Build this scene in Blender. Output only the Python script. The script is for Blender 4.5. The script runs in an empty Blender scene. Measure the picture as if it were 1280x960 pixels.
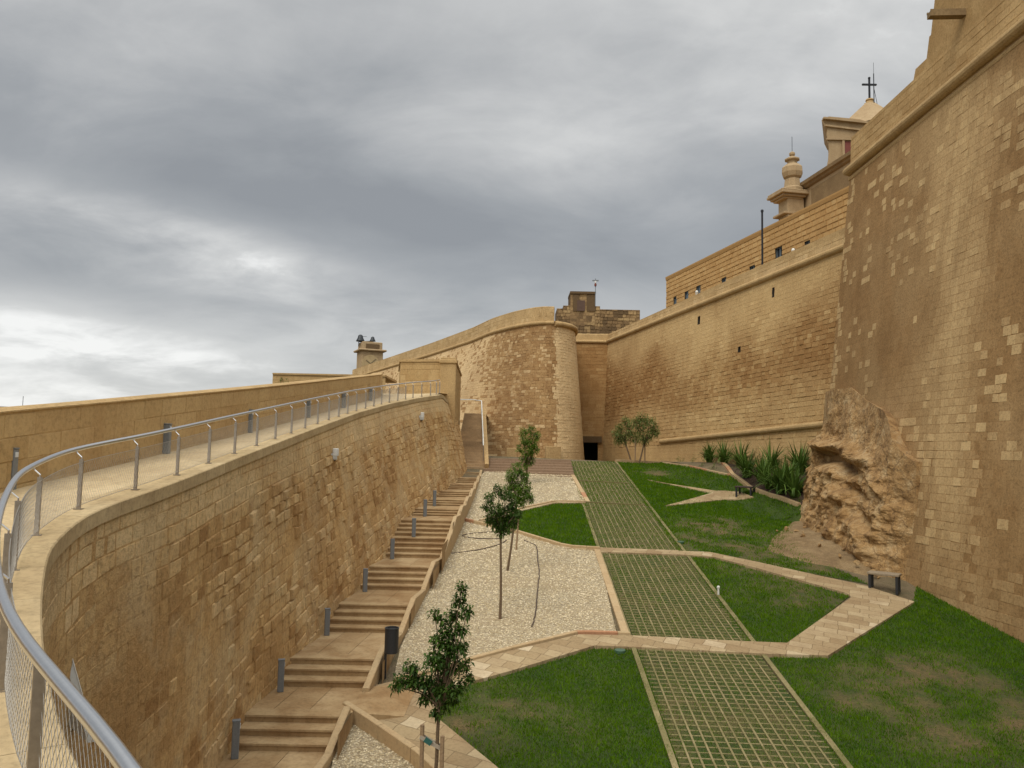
import bpy, math, random
import numpy as np
from mathutils import Vector, Matrix, noise
from mathutils.geometry import tessellate_polygon
random.seed(7); rng = np.random.default_rng(7)
S = bpy.context.scene
COL = S.collection

# ------------------------------------------------------------------ camera
F = 1000.0                                   # focal length in photo pixels (photo 1280 x 960)
PITCH, ROLL = math.atan(0.08), 0.02
cam = bpy.data.cameras.new('camera'); cam.sensor_width = 36; cam.lens = 36*F/1280
cam.clip_start = 0.05; cam.clip_end = 6000
camo = bpy.data.objects.new('camera', cam); COL.objects.link(camo)
CM = (Matrix.Rotation(math.pi/2+PITCH, 4, 'X') @ Matrix.Rotation(ROLL, 4, 'Z'))
camo.matrix_world = CM; S.camera = camo
CM3 = CM.to_3x3()

# ------------------------------------------------------------------ sky, sun, exposure
SUN_EL, SUN_AZ = math.radians(52), math.radians(212)     # azimuth clockwise from +Y
w = bpy.data.worlds.new('World'); S.world = w; w.use_nodes = True
nt = w.node_tree; nt.nodes.clear()
def N(t, kind, **kw):
    n = t.nodes.new(kind)
    for k, v in kw.items(): setattr(n, k, v)
    return n
def L(t, a, b): t.links.new(a, b)
def mth(t, op, a, b=None, c=None, clamp=False):
    n = N(t, 'ShaderNodeMath', operation=op); n.use_clamp = clamp
    for i, v in enumerate((a, b, c)):
        if v is None: continue
        if isinstance(v, (int, float)): n.inputs[i].default_value = v
        else: L(t, v, n.inputs[i])
    return n.outputs[0]
def ramp(t, fac, stops, interp='LINEAR'):
    n = N(t, 'ShaderNodeValToRGB'); cr = n.color_ramp; cr.interpolation = interp
    while len(cr.elements) < len(stops): cr.elements.new(0.5)
    for e, (p, c) in zip(cr.elements, stops):
        e.position = p; e.color = (c, c, c, 1) if isinstance(c, (int, float)) else (*c, 1)
    L(t, fac, n.inputs[0]); return n.outputs[0]
def mixc(t, fac, a, b, mode='MIX'):
    n = N(t, 'ShaderNodeMix', data_type='RGBA', blend_type=mode)
    for sock, v in ((n.inputs[0], fac), (n.inputs[6], a), (n.inputs[7], b)):
        if isinstance(v, (int, float)): sock.default_value = v
        elif isinstance(v, tuple): sock.default_value = (*v, 1)
        else: L(t, v, sock)
    return n.outputs[2]
def noise_tex(t, vec, scale, detail=6, rough=0.55, dist=0.0):
    n = N(t, 'ShaderNodeTexNoise'); n.inputs['Scale'].default_value = scale
    n.inputs['Detail'].default_value = detail; n.inputs['Roughness'].default_value = rough
    n.inputs['Distortion'].default_value = dist
    if vec is not None: L(t, vec, n.inputs['Vector'])
    return n.outputs['Fac']

def build_sky():
    t = nt
    sky = N(t, 'ShaderNodeTexSky', sky_type='NISHITA'); sky.sun_disc = False
    sky.sun_elevation = SUN_EL; sky.sun_rotation = SUN_AZ
    tc = N(t, 'ShaderNodeTexCoord'); sep = N(t, 'ShaderNodeSeparateXYZ'); L(t, tc.outputs['Generated'], sep.inputs[0])
    x, y, z = sep.outputs
    zz = mth(t, 'MAXIMUM', z, 0.0)
    den = mth(t, 'ADD', zz, 0.24)
    cx = mth(t, 'DIVIDE', x, den); cy = mth(t, 'DIVIDE', y, den)
    cmb = N(t, 'ShaderNodeCombineXYZ'); L(t, cx, cmb.inputs[0]); L(t, cy, cmb.inputs[1])
    mp = N(t, 'ShaderNodeMapping'); L(t, cmb.outputs[0], mp.inputs[0])
    mp.inputs['Rotation'].default_value = (0, 0, math.radians(-20)); mp.inputs['Scale'].default_value = (0.95, 1.2, 1)
    mp.inputs['Location'].default_value = (3.1, 1.7, 0)
    big = noise_tex(t, mp.outputs[0], 0.62, 3, 0.5, 0.3)
    mid = noise_tex(t, mp.outputs[0], 1.9, 8, 0.56, 0.5)
    fine = noise_tex(t, mp.outputs[0], 6.0, 6, 0.6, 0.3)
    # banks of thinner cloud low in the west (left) and overhead; a heavy band between
    el = mth(t, 'ARCSINE', zz)
    band = ramp(t, mth(t, 'DIVIDE', el, 1.5), [(0.0, 0.80), (0.03, .66), (0.075, .56), (0.13, .38), (0.19, .27), (0.27, .36), (0.36, .55), (0.5, .68), (1, .85)], 'EASE')
    left = mth(t, 'MULTIPLY', mth(t, 'MULTIPLY', x, -0.42), mth(t, 'SUBTRACT', 1.0, mth(t, 'MULTIPLY', zz, 3.4, clamp=True)))
    v = mth(t, 'ADD', band, mth(t, 'MULTIPLY', mth(t, 'SUBTRACT', big, 0.5), 0.9))
    v = mth(t, 'ADD', v, mth(t, 'MULTIPLY', mth(t, 'SUBTRACT', mid, 0.5), 0.80))
    v = mth(t, 'ADD', v, mth(t, 'MULTIPLY', mth(t, 'SUBTRACT', fine, 0.5), 0.24))
    v = mth(t, 'ADD', v, left)
    v = mth(t, 'ADD', v, mth(t, 'MULTIPLY', mth(t, 'MULTIPLY', x, zz), .45))
    # breaks and heavy masses of the cloud deck: azimuth, elevation, widths, tilt, strength
    az = mth(t, 'ARCTAN2', x, y)
    for a0, e0, sa, se, tl, k in ((-.42, .242, .21, .026, -.16, .36), (-.31, .222, .06, .03, -.1, .15), (-.47, .112, .26, .022, -.10, .24), (-.42, .06, .3, .02, 0, .08), (-.55, .46, .22, .10, .1, .18), (.12, .40, .3, .09, .15, .10),
                                  (.45, .50, .30, .12, 0, .22), (-.12, .28, .26, .07, -.1, -.15), (.28, .24, .22, .09, .05, -.14), (-.5, .175, .22, .03, -.1, -.16), (-.55, .33, .3, .05, -.12, -.08), (-.05, .16, .3, .03, 0, .08)):
        da = mth(t, 'SUBTRACT', az, a0); de = mth(t, 'SUBTRACT', mth(t, 'SUBTRACT', el, e0), mth(t, 'MULTIPLY', da, tl))
        de = mth(t, 'ADD', de, mth(t, 'MULTIPLY', mth(t, 'SUBTRACT', mid, .5), .10))
        q = mth(t, 'ADD', mth(t, 'POWER', mth(t, 'ABSOLUTE', mth(t, 'DIVIDE', da, sa)), 2.0), mth(t, 'POWER', mth(t, 'ABSOLUTE', mth(t, 'DIVIDE', de, se)), 2.0))
        v = mth(t, 'ADD', v, mth(t, 'MULTIPLY', mth(t, 'EXPONENT', mth(t, 'MULTIPLY', q, -1.0)), mth(t, 'MULTIPLY', mth(t, 'ADD', mth(t, 'MULTIPLY', fine, 1.2), .4), k)))
    colr = ramp(t, v, [(0.0, (.190, .199, .209)), (0.22, (.232, .241, .249)), (0.5, (.318, .323, .324)), (0.78, (.425, .427, .420)), (1.0, (.60, .60, .588))])
    boost = mth(t, 'ADD', 1.0, mth(t, 'MULTIPLY', mth(t, 'SUBTRACT', 0.35, y, clamp=True), 0.55))   # unseen sky behind the viewer, brightened to light the walls
    zen = mth(t, 'ADD', 1.0, mth(t, 'MULTIPLY', mth(t, 'SUBTRACT', zz, 0.5, clamp=True), 2.6))  # overhead sky out of view, brightened for the same purpose
    g = mth(t, 'MULTIPLY', mth(t, 'MULTIPLY', boost, zen), 11.0)
    vm = N(t, 'ShaderNodeVectorMath', operation='SCALE'); L(t, colr, vm.inputs[0]); L(t, g, vm.inputs['Scale'])
    out = mixc(t, 0.94, sky.outputs[0], vm.outputs[0])
    bg = N(t, 'ShaderNodeBackground'); bg.inputs['Strength'].default_value = 0.1
    L(t, out, bg.inputs['Color'])
    wo = N(t, 'ShaderNodeOutputWorld'); L(t, bg.outputs[0], wo.inputs['Surface'])
build_sky()
sl = bpy.data.lights.new('sun', 'SUN'); sl.energy = 1.5; sl.angle = math.radians(36); sl.color = (1, .92, .80)
so = bpy.data.objects.new('sun', sl); COL.objects.link(so)
sd = Vector((math.sin(SUN_AZ)*math.cos(SUN_EL), math.cos(SUN_AZ)*math.cos(SUN_EL), math.sin(SUN_EL)))
so.rotation_euler = sd.to_track_quat('Z', 'Y').to_euler(); so.location = (-20, -10, 40)
vs = S.view_settings; vs.view_transform = 'Standard'; vs.look = 'None'; vs.gamma = 1; vs.use_curve_mapping = False
vs.exposure = 0.5

# ------------------------------------------------------------------ survey helpers: photo pixel -> point on a plane of the place
def ray(x, y):
    d = CM3 @ Vector(((x-640)/F, (480-y)/F, -1.0)); return d/d.y
def at(x, y, Y): return ray(x, y)*Y                      # point of the sight line at distance Y
_n = ray(657, 426).cross(ray(1057, 444)); _n /= _n.z
GA, GB, GC = -7.16, -_n.x, -_n.y                         # garden slope z = GA + GB x + GC y
def plane_z(x, y): return GA + GB*x + GC*y
def pz(px, py, zc=8.8):
    d = ray(px, py); return d*(zc/d.z)
CX = pz(760, 427)                        # re-entrant angle of flank and curtain, and the curtain's other end
C1 = at(1058, 306, 36.2)
_ce = Vector((C1.x-CX.x, C1.y-CX.y)).normalized()
def smooth(a, b, t):
    t = min(1, max(0, (t-a)/(b-a))); return t*t*(3-2*t)
def ground_z(x, y):
    z = plane_z(x, y)
    if y > 47: z = min(z, plane_z(x, 47) + GC*min(y-47, 2.2) - 0.04*max(0, y-49.2))
    if x > 6 and 34 < y < 50:             # planted bank under the curtain wall
        sd_ = -((x-CX.x)*-_ce.y+(y-CX.y)*_ce.x)-.45
        z += float(np.interp(y, [34, 36, 39, 46, 50], [1.2, 1.5, 1.3, .6, 0]))*smooth(4.2, .8, sd_)
    return max(z, -7.3)
def lawn(x, y):
    d = ray(x, y); t = GA/(_n.dot(d))
    if x > 800 and y < 640:
        Y = 26.0
        while Y < 60:
            if d.z*Y < ground_z(d.x*Y, Y): return d*(Y-.03)
            Y += .06
    return d*t

# ------------------------------------------------------------------ object helpers
def mesh(name, verts, faces, mat=None, parent=None, uv=None, blk=None, smooth_f=False):
    me = bpy.data.meshes.new(name)
    me.from_pydata([tuple(v) for v in verts], [], faces); me.update()
    if blk is not None:
        a = me.attributes.new('blk', 'FLOAT_COLOR', 'FACE')
        arr = np.ones((len(faces), 4), 'f'); arr[:, :3] = np.array(blk, 'f'); a.data.foreach_set('color', arr.ravel())
    if smooth_f: me.polygons.foreach_set('use_smooth', [True]*len(me.polygons))
    o = bpy.data.objects.new(name, me); COL.objects.link(o)
    if mat: me.materials.append(mat)
    if parent: o.parent = parent; o.matrix_parent_inverse = Matrix.Translation(-parent.location) if parent.rotation_euler.z == 0 else parent.matrix_basis.inverted()
    return o
def quick_mesh(name, V, Fc, mat, parent=None, blk=None, n=3, smooth_f=False):
    """numpy arrays, all faces with n corners"""
    me = bpy.data.meshes.new(name)
    V = np.asarray(V, 'f').reshape(-1, 3); Fc = np.asarray(Fc, 'i').reshape(-1, n)
    me.vertices.add(len(V)); me.vertices.foreach_set('co', V.ravel())
    me.loops.add(Fc.size); me.loops.foreach_set('vertex_index', Fc.ravel())
    me.polygons.add(len(Fc)); me.polygons.foreach_set('loop_start', np.arange(len(Fc), dtype='i')*n)
    me.update(calc_edges=True)
    if blk is not None:
        a = me.attributes.new('blk', 'FLOAT_COLOR', 'FACE')
        arr = np.ones((len(Fc), 4), 'f'); arr[:, :3] = blk; a.data.foreach_set('color', arr.ravel())
    if smooth_f: me.polygons.foreach_set('use_smooth', [True]*len(me.polygons))
    me.materials.append(mat)
    o = bpy.data.objects.new(name, me); COL.objects.link(o)
    if parent: o.parent = parent; o.matrix_parent_inverse = parent.matrix_basis.inverted()
    return o
def tag(o, label=None, cat=None, group=None, kind=None):
    if label: o['label'] = label
    if cat: o['category'] = cat
    if group: o['group'] = group
    if kind: o['kind'] = kind
    return o
def empty(name, loc, label, cat, group=None):
    o = bpy.data.objects.new(name, None); o.location = loc; COL.objects.link(o); o.empty_display_size = .2
    return tag(o, label, cat, group)

class MB:
    def __init__(s): s.v = []; s.f = []
    def add(s, vs, fs):
        b = len(s.v); s.v += [Vector(v) for v in vs]; s.f += [tuple(i+b for i in f) for f in fs]
    def box(s, c, size, rz=0.0, bev=0.0):
        sx, sy, sz = (d/2 for d in size); c = Vector(c); R = Matrix.Rotation(rz, 3, 'Z')
        if bev <= 0:
            vs = [c+R@Vector((a*sx, b*sy, d*sz)) for d in (-1, 1) for a, b in ((-1,-1),(1,-1),(1,1),(-1,1))]
            s.add(vs, [(3,2,1,0),(4,5,6,7),(0,1,5,4),(1,2,6,5),(2,3,7,6),(3,0,4,7)])
        else:
            b_ = bev; rings = []
            for zz, ins in ((-sz, b_), (-sz+b_, 0), (sz-b_, 0), (sz, b_)):
                rings.append([c+R@Vector((x, y, zz)) for x, y in (
                    (-sx+ins, -sy+b_+ins) if ins else (-sx, -sy+b_), (-sx+b_+ins, -sy+ins) if ins else (-sx+b_, -sy),
                    (sx-b_-ins, -sy+ins) if ins else (sx-b_, -sy), (sx-ins, -sy+b_+ins) if ins else (sx, -sy+b_),
                    (sx-ins, sy-b_-ins) if ins else (sx, sy-b_), (sx-b_-ins, sy-ins) if ins else (sx-b_, sy),
                    (-sx+b_+ins, sy-ins) if ins else (-sx+b_, sy), (-sx+ins, sy-b_-ins) if ins else (-sx, sy-b_))])
            vs = [p for r in rings for p in r]; fs = [tuple(range(7, -1, -1)), tuple(range(24, 32))]
            for k in range(3):
                for i in range(8):
                    j = (i+1) % 8; fs.append((k*8+i, k*8+j, k*8+8+j, k*8+8+i))
            s.add(vs, fs)
    def bar(s, a, b, w, h, up=Vector((0,0,1))):
        a, b = Vector(a), Vector(b); d = (b-a).normalized(); sd_ = d.cross(up)
        if sd_.length < 1e-4: sd_ = d.cross(Vector((0,1,0)))
        sd_.normalize(); u = sd_.cross(d)
        vs = [p+sd_*(x*w/2)+u*(y*h/2) for p in (a, b) for x, y in ((-1,-1),(1,-1),(1,1),(-1,1))]
        s.add(vs, [(0,1,2,3),(7,6,5,4),(4,5,1,0),(5,6,2,1),(6,7,3,2),(7,4,0,3)])
    def tube(s, pts, rad, n=8):
        pts = [Vector(p) for p in pts]; m = len(pts)
        rad = rad if isinstance(rad, (list, tuple)) else [rad]*m
        vs = []; ref = Vector((.31, .2, 1)).normalized()
        for i, p in enumerate(pts):
            d = (pts[min(i+1, m-1)]-pts[max(i-1, 0)]).normalized()
            a = d.cross(ref)
            if a.length < .05: a = d.cross(Vector((1, 0, 0)))
            a.normalize(); b = d.cross(a)
            vs += [p+(a*math.cos(2*math.pi*k/n)+b*math.sin(2*math.pi*k/n))*rad[i] for k in range(n)]
        fs = [(i*n+k, i*n+(k+1) % n, (i+1)*n+(k+1) % n, (i+1)*n+k) for i in range(m-1) for k in range(n)]
        fs += [tuple(range(n-1, -1, -1)), tuple((m-1)*n+k for k in range(n))]
        s.add(vs, fs)
    def lathe(s, c, prof, n=12):
        c = Vector(c); vs = [c+Vector((r*math.cos(2*math.pi*k/n), r*math.sin(2*math.pi*k/n), z)) for r, z in prof for k in range(n)]
        m = len(prof)
        fs = [(i*n+k, i*n+(k+1) % n, (i+1)*n+(k+1) % n, (i+1)*n+k) for i in range(m-1) for k in range(n)]
        fs += [tuple(range(n-1, -1, -1)), tuple((m-1)*n+k for k in range(n))]
        s.add(vs, fs)
    def sweep(s, path, prof, closed_prof=True):
        """profile (offset to the right of travel, height) swept along a path of 3-D points, mitred"""
        path = [Vector(p) for p in path]; m = len(path); k = len(prof); vs = []
        for i, p in enumerate(path):
            d0 = (path[i]-path[i-1]) if i else (path[1]-path[0]); d1 = (path[i+1]-path[i]) if i < m-1 else d0
            n0 = Vector((d0.y, -d0.x, 0)).normalized(); n1 = Vector((d1.y, -d1.x, 0)).normalized()
            nn = (n0+n1).normalized(); nn /= max(.35, nn.dot(n0))
            vs += [p+nn*a+Vector((0, 0, b)) for a, b in prof]
        fs = [(i*k+j, (i+1)*k+j, (i+1)*k+(j+1) % k, i*k+(j+1) % k) for i in range(m-1) for j in range(k)]
        fs += [tuple(range(k)), tuple((m-1)*k+j for j in range(k-1, -1, -1))]
        s.add(vs, fs)
    def prism(s, poly, off):
        """polygon (3-D points) pushed along off"""
        n = len(poly); off = Vector(off); vs = [Vector(p) for p in poly]+[Vector(p)+off for p in poly]
        s.add(vs, [tuple(range(n)), tuple(range(2*n-1, n-1, -1))]+[((i+1) % n, i, i+n, (i+1) % n+n) for i in range(n)])
    def build(s, name, mat, parent=None, smooth_f=False): return mesh(name, s.v, s.f, mat, parent, smooth_f=smooth_f)

# ------------------------------------------------------------------ materials
MATS = {}
def new_mat(name):
    m = bpy.data.materials.new(name); m.use_nodes = True; t = m.node_tree; t.nodes.clear()
    o = N(t, 'ShaderNodeOutputMaterial'); b = N(t, 'ShaderNodeBsdfPrincipled'); L(t, b.outputs[0], o.inputs[0]); MATS[name] = m
    return m, t, b
def bump(t, b, h, strength, dist):
    n = N(t, 'ShaderNodeBump'); n.inputs['Strength'].default_value = strength; n.inputs['Distance'].default_value = dist
    L(t, h, n.inputs['Height']); L(t, n.outputs[0], b.inputs['Normal'])
def simple(name, col, rough=.6, metal=0.0, var=.15, scale=20, bmp=0.0, bdist=.01):
    m, t, b = new_mat(name); tc = N(t, 'ShaderNodeTexCoord').outputs['Object']
    f = noise_tex(t, tc, scale, 5, .6)
    c = ramp(t, f, [(.25, tuple(v*(1-var) for v in col)), (.75, tuple(min(1, v*(1+var)) for v in col))]); L(t, c, b.inputs['Base Color'])
    b.inputs['Roughness'].default_value = rough; b.inputs['Metallic'].default_value = metal
    if bmp: bump(t, b, noise_tex(t, tc, scale*2, 8, .65), bmp, bdist)
    return m
def stone(name, cols, pale, stain=.35, stain_col=(.17, .10, .05), stain_scale=.33, fine=.28, bmp=.7, bdist=.03, streak=0.0, patch=None):
    """masonry: colour of each block from its own attribute, weathering on top"""
    m, t, b = new_mat(name); tc = N(t, 'ShaderNodeTexCoord').outputs['Object']
    at_ = N(t, 'ShaderNodeAttribute'); at_.attribute_name = 'blk'
    sp = N(t, 'ShaderNodeSeparateColor'); L(t, at_.outputs['Color'], sp.inputs[0])
    wm = lambda c_: (min(1, c_[0]*1.28), c_[1]*1.21, c_[2]*1.10)
    cols = [wm(c_) for c_ in cols]; pale = wm(pale); stain_col = wm(stain_col)
    if patch: patch = (wm(patch[0]), *patch[1:])
    k = len(cols)-1
    c = ramp(t, sp.outputs[0], [(i/k, cc) for i, cc in enumerate(cols)])
    n2 = noise_tex(t, tc, 2.2, 6, .6)
    c = mixc(t, mth(t, 'MULTIPLY', ramp(t, n2, [(.4, 0.0), (.68, 1.0)]), stain*.8), c, stain_col)
    if patch:
        n5 = noise_tex(t, tc, patch[1], 7, .6, .4)
        c = mixc(t, mth(t, 'MULTIPLY', ramp(t, n5, [(.48, 0.0), (.6, 1.0)]), patch[2]), c, patch[0])
    c = mixc(t, sp.outputs[1], c, pale)
    n1 = noise_tex(t, tc, stain_scale, 5, .6, .3)
    c = mixc(t, mth(t, 'MULTIPLY', ramp(t, n1, [(.42, 0.0), (.7, 1.0)]), stain), c, stain_col)
    if streak:
        mp = N(t, 'ShaderNodeMapping'); L(t, tc, mp.inputs[0]); mp.inputs['Scale'].default_value = (1.6, 1.6, .07)
        n4 = noise_tex(t, mp.outputs[0], 1.0, 5, .55)
        c = mixc(t, mth(t, 'MULTIPLY', ramp(t, n4, [(.5, 0.0), (.75, 1.0)]), streak), c, stain_col)
    n3 = noise_tex(t, tc, 14, 8, .7)
    c = mixc(t, 1.0, c, ramp(t, n3, [(.25, 1-fine*1.4), (.5, 1.0), (.8, 1+fine*.6)]), 'MULTIPLY')
    L(t, c, b.inputs['Base Color']); b.inputs['Roughness'].default_value = .95; b.inputs['Specular IOR Level'].default_value = .15
    h = mth(t, 'ADD', noise_tex(t, tc, 9, 10, .7), mth(t, 'MULTIPLY', noise_tex(t, tc, 45, 4, .7), .35))
    bump(t, b, h, bmp, bdist)
    return m
OCHRE = [(.20, .125, .055), (.29, .19, .085), (.36, .245, .12), (.42, .30, .155)]
m_ramp = stone('ramp_masonry', [(.29,.18,.08), (.41,.28,.135), (.50,.365,.19), (.58,.46,.28)], (.46,.38,.23), .42, (.21,.115,.045), .45, .36, .9, .05, patch=((.47,.38,.235), .8, .6))
m_para = stone('parapet_stone', [(.30,.215,.105), (.35,.26,.135), (.385,.295,.16)], (.44,.35,.2), .25, (.24,.15,.07), .7, .26, .6, .025, .3)
m_cope = stone('coping_stone', [(.34,.275,.165), (.37,.30,.185), (.40,.33,.21)], (.44,.37,.25), .45, (.23,.17,.095), .9, .28, .5, .015)
m_near = stone('plastered_wall', [(.20,.122,.055), (.245,.158,.075), (.29,.195,.10)], (.43,.325,.18), .4, (.135,.08,.034), .16, .36, .65, .026, .4, patch=((.30,.215,.115), .22, .55))
m_curt = stone('curtain_masonry', [(.21,.12,.048), (.28,.175,.078), (.35,.24,.115), (.40,.285,.145)], (.47,.355,.19), .45, (.20,.115,.048), .17, .3, .8, .035, .2)
m_bast = stone('bastion_masonry', [(.20,.12,.055), (.255,.16,.075), (.32,.215,.105), (.38,.27,.145)], (.52,.41,.25), .42, (.18,.10,.043), .2, .32, .9, .05, .15)
m_trim = stone('limestone_trim', [(.36,.265,.14), (.42,.315,.175), (.46,.355,.205)], (.5,.4,.25), .42, (.235,.16,.08), .8, .3, .8, .035, .35)
m_rust = stone('rusticated_stone', [(.33,.21,.09), (.39,.26,.12), (.43,.30,.145)], (.5,.38,.2), .25, (.26,.15,.06), .3, .2, .4, .02)
m_church = stone('church_stone', [(.305,.24,.155), (.35,.28,.185)], (.44,.36,.24), .45, (.22,.155,.09), .5, .26, .4, .02, .5)
m_ruin = stone('old_dark_stone', [(.10,.07,.04), (.19,.13,.07), (.27,.19,.10), (.33,.24,.13)], (.4,.3,.16), .3, (.11,.075,.045), .5, .3, .8, .04)
m_slab = stone('weathered_slab', [(.19,.14,.08), (.25,.185,.105)], (.4,.3,.18), .5, (.12,.085,.05), .8, .3, .5, .02)
m_step = stone('step_stone', [(.265,.19,.105), (.30,.225,.13), (.345,.265,.16)], (.45,.34,.2), .6, (.17,.10,.045), 1.1, .22, .35, .012)
def slab_mat():
    m, t, b = new_mat('path_slabs'); tc = N(t, 'ShaderNodeTexCoord').outputs['Object']
    wob = N(t, 'ShaderNodeTexNoise'); wob.inputs['Scale'].default_value = 1.4; wob.inputs['Detail'].default_value = 3; L(t, tc, wob.inputs['Vector'])
    vs_ = N(t, 'ShaderNodeVectorMath', operation='MULTIPLY_ADD'); L(t, wob.outputs['Color'], vs_.inputs[0]); vs_.inputs[1].default_value = (.14, .14, 0); L(t, tc, vs_.inputs[2])
    mp = N(t, 'ShaderNodeMapping'); L(t, vs_.outputs[0], mp.inputs[0]); mp.inputs['Rotation'].default_value = (0, 0, math.radians(24))
    br = N(t, 'ShaderNodeTexBrick'); L(t, mp.outputs[0], br.inputs['Vector']); br.offset = .43; br.squash = .7; br.squash_frequency = 3
    for k_, v_ in (('Scale', 1.0), ('Mortar Size', .010), ('Mortar Smooth', .3), ('Bias', 0), ('Brick Width', .52), ('Row Height', .36)): br.inputs[k_].default_value = v_
    br.inputs['Color1'].default_value = (0, 0, 0, 1); br.inputs['Color2'].default_value = (1, 1, 1, 1); br.inputs['Mortar'].default_value = (.5, .5, .5, 1)
    c = ramp(t, br.outputs['Color'], [(0, (.29, .21, .115)), (.45, (.35, .265, .15)), (.85, (.41, .32, .19)), (1, (.50, .41, .27))])
    c = mixc(t, mth(t, 'MULTIPLY', br.outputs['Fac'], .7), c, (.17, .12, .065))
    c = mixc(t, mth(t, 'MULTIPLY', ramp(t, noise_tex(t, tc, 1.1, 7, .65), [(.42, 0.0), (.7, 1.0)]), .55), c, (.22, .14, .075))
    c = mixc(t, 1.0, c, ramp(t, noise_tex(t, tc, 16, 8, .7), [(.25, .72), (.5, 1.0), (.8, 1.15)]), 'MULTIPLY')
    L(t, c, b.inputs['Base Color']); b.inputs['Roughness'].default_value = .95; b.inputs['Specular IOR Level'].default_value = .15
    bump(t, b, mth(t, 'SUBTRACT', mth(t, 'MULTIPLY', noise_tex(t, tc, 12, 8, .7), .5), br.outputs['Fac']), .6, .012); return m
m_path = slab_mat()
m_kerb = stone('kerb_stone', [(.30,.235,.145), (.345,.275,.175)], (.30,.165,.10), .25, (.33,.22,.12), 1.5, .2, .35, .01)
m_purp = stone('low_step_stone', [(.20,.15,.11), (.245,.185,.135), (.27,.2,.14)], (.4,.3,.2), .3, (.17,.12,.085), .8, .25, .4, .015)
m_steel = simple('brushed_steel', (.60, .61, .62), .28, 1.0, .06, 60)
m_post = simple('post_steel', (.36, .32, .27), .38, .9, .2, 25)
m_wire = simple('wire_rope', (.42, .40, .36), .5, .8, .1, 50)
m_grey = simple('grey_paint', (.17, .185, .195), .45, .2, .12, 30)
m_lens = simple('light_lens', (.55, .58, .6), .2, 0, .05, 30)
m_dark = simple('dark_anthracite', (.022, .024, .027), .5, .1, .25, 30)
m_white = simple('white_paint', (.62, .62, .58), .5, 0, .08, 20)
m_lamp = simple('floodlight_grey', (.47, .47, .43), .5, .1, .1, 30)
m_wood = simple('stake_wood', (.27, .185, .105), .85, 0, .3, 30, .5, .004)
m_bark = simple('bark', (.13, .088, .05), .95, 0, .35, 40, .8, .006)
m_band = simple('tie_strap', (.36, .31, .24), .8, 0, .2, 40)
m_teal = simple('teal_strap', (.02, .10, .085), .7, 0, .2, 40)
m_hose = simple('hose_rubber', (.075, .05, .035), .7, 0, .3, 30)
m_void = simple('tunnel_shade', (.05, .04, .03), 1, 0, .3, 3)
m_iron = simple('wrought_iron', (.012, .014, .02), .55, .3, .2, 30)
m_red = simple('red_shutter', (.16, .035, .022), .7, 0, .15, 10)
m_shut = simple('blue_shutter', (.13, .17, .20), .6, 0, .15, 10)
m_glass = simple('dark_window_glass', (.03, .035, .045), .12, 0, .2, 6)
m_door = simple('brown_wood', (.09, .05, .032), .75, 0, .25, 12)
m_lid = simple('green_plastic', (.045, .10, .06), .5, 0, .1, 30)
m_mulch = simple('dark_mulch', (.062, .036, .024), 1, 0, .5, 14, 1, .05)
m_bell = simple('bell_bronze', (.035, .04, .045), .5, .6, .2, 20)
m_seat = simple('bench_seat_stone', (.24, .19, .125), .7, 0, .2, 14, .3, .005)
m_seatdk = simple('bench_dark_timber', (.045, .028, .02), .7, 0, .3, 14, .3, .005)
def leaf_mat(name, dark, light, rough=.42, trans=.25):
    m, t, b = new_mat(name)
    a = N(t, 'ShaderNodeAttribute'); a.attribute_name = 'blk'
    sp = N(t, 'ShaderNodeSeparateColor'); L(t, a.outputs['Color'], sp.inputs[0])
    L(t, ramp(t, sp.outputs[0], [(0, dark), (1, light)]), b.inputs['Base Color']); b.inputs['Roughness'].default_value = rough; b.inputs['Specular IOR Level'].default_value = .12
    tr = N(t, 'ShaderNodeBsdfTranslucent'); tr.inputs['Color'].default_value = (light[0]*1.3, light[1]*1.3, light[2], 1)
    mx = N(t, 'ShaderNodeMixShader'); mx.inputs[0].default_value = trans
    L(t, b.outputs[0], mx.inputs[1]); L(t, tr.outputs[0], mx.inputs[2])
    o = [n for n in t.nodes if n.type == 'OUTPUT_MATERIAL'][0]; L(t, mx.outputs[0], o.inputs[0])
    return m
m_leaf = leaf_mat('laurel_leaf', (.016, .042, .007), (.070, .125, .020))
m_leaf2 = leaf_mat('bright_leaf', (.028, .075, .008), (.12, .20, .02))
m_leaf3 = leaf_mat('pale_leaf', (.05, .080, .018), (.17, .21, .06), .5)
m_strap = leaf_mat('strap_leaf', (.028, .065, .010), (.11, .18, .035), .35, .15)
m_blade = leaf_mat('grass_blade', (.018, .076, .0005), (.122, .22, .003), .6, .3)

DRY = []     # (x, y, r) dry patches of the lawn, real worn spots
def lawn_mat():
    m, t, b = new_mat('lawn_soil'); tc = N(t, 'ShaderNodeTexCoord').outputs['Object']
    a = N(t, 'ShaderNodeAttribute'); a.attribute_name = 'dry'
    f = noise_tex(t, tc, .8, 6, .6); g = noise_tex(t, tc, 18, 6, .7)
    c = ramp(t, f, [(.3, (.020, .046, .002)), (.7, (.050, .078, .006))])
    dn = mth(t, 'MULTIPLY', a.outputs['Fac'], ramp(t, noise_tex(t, tc, 2.4, 7, .65), [(.35, .25), (.6, 1.0)]))
    c = mixc(t, dn, c, (.15, .10, .04))
    c = mixc(t, 1.0, c, ramp(t, g, [(.3, .55), (.7, 1.3)]), 'MULTIPLY')
    L(t, c, b.inputs['Base Color']); b.inputs['Roughness'].default_value = 1
    bump(t, b, noise_tex(t, tc, 40, 6, .7), 1, .03); return m
m_lawn = lawn_mat()
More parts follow.
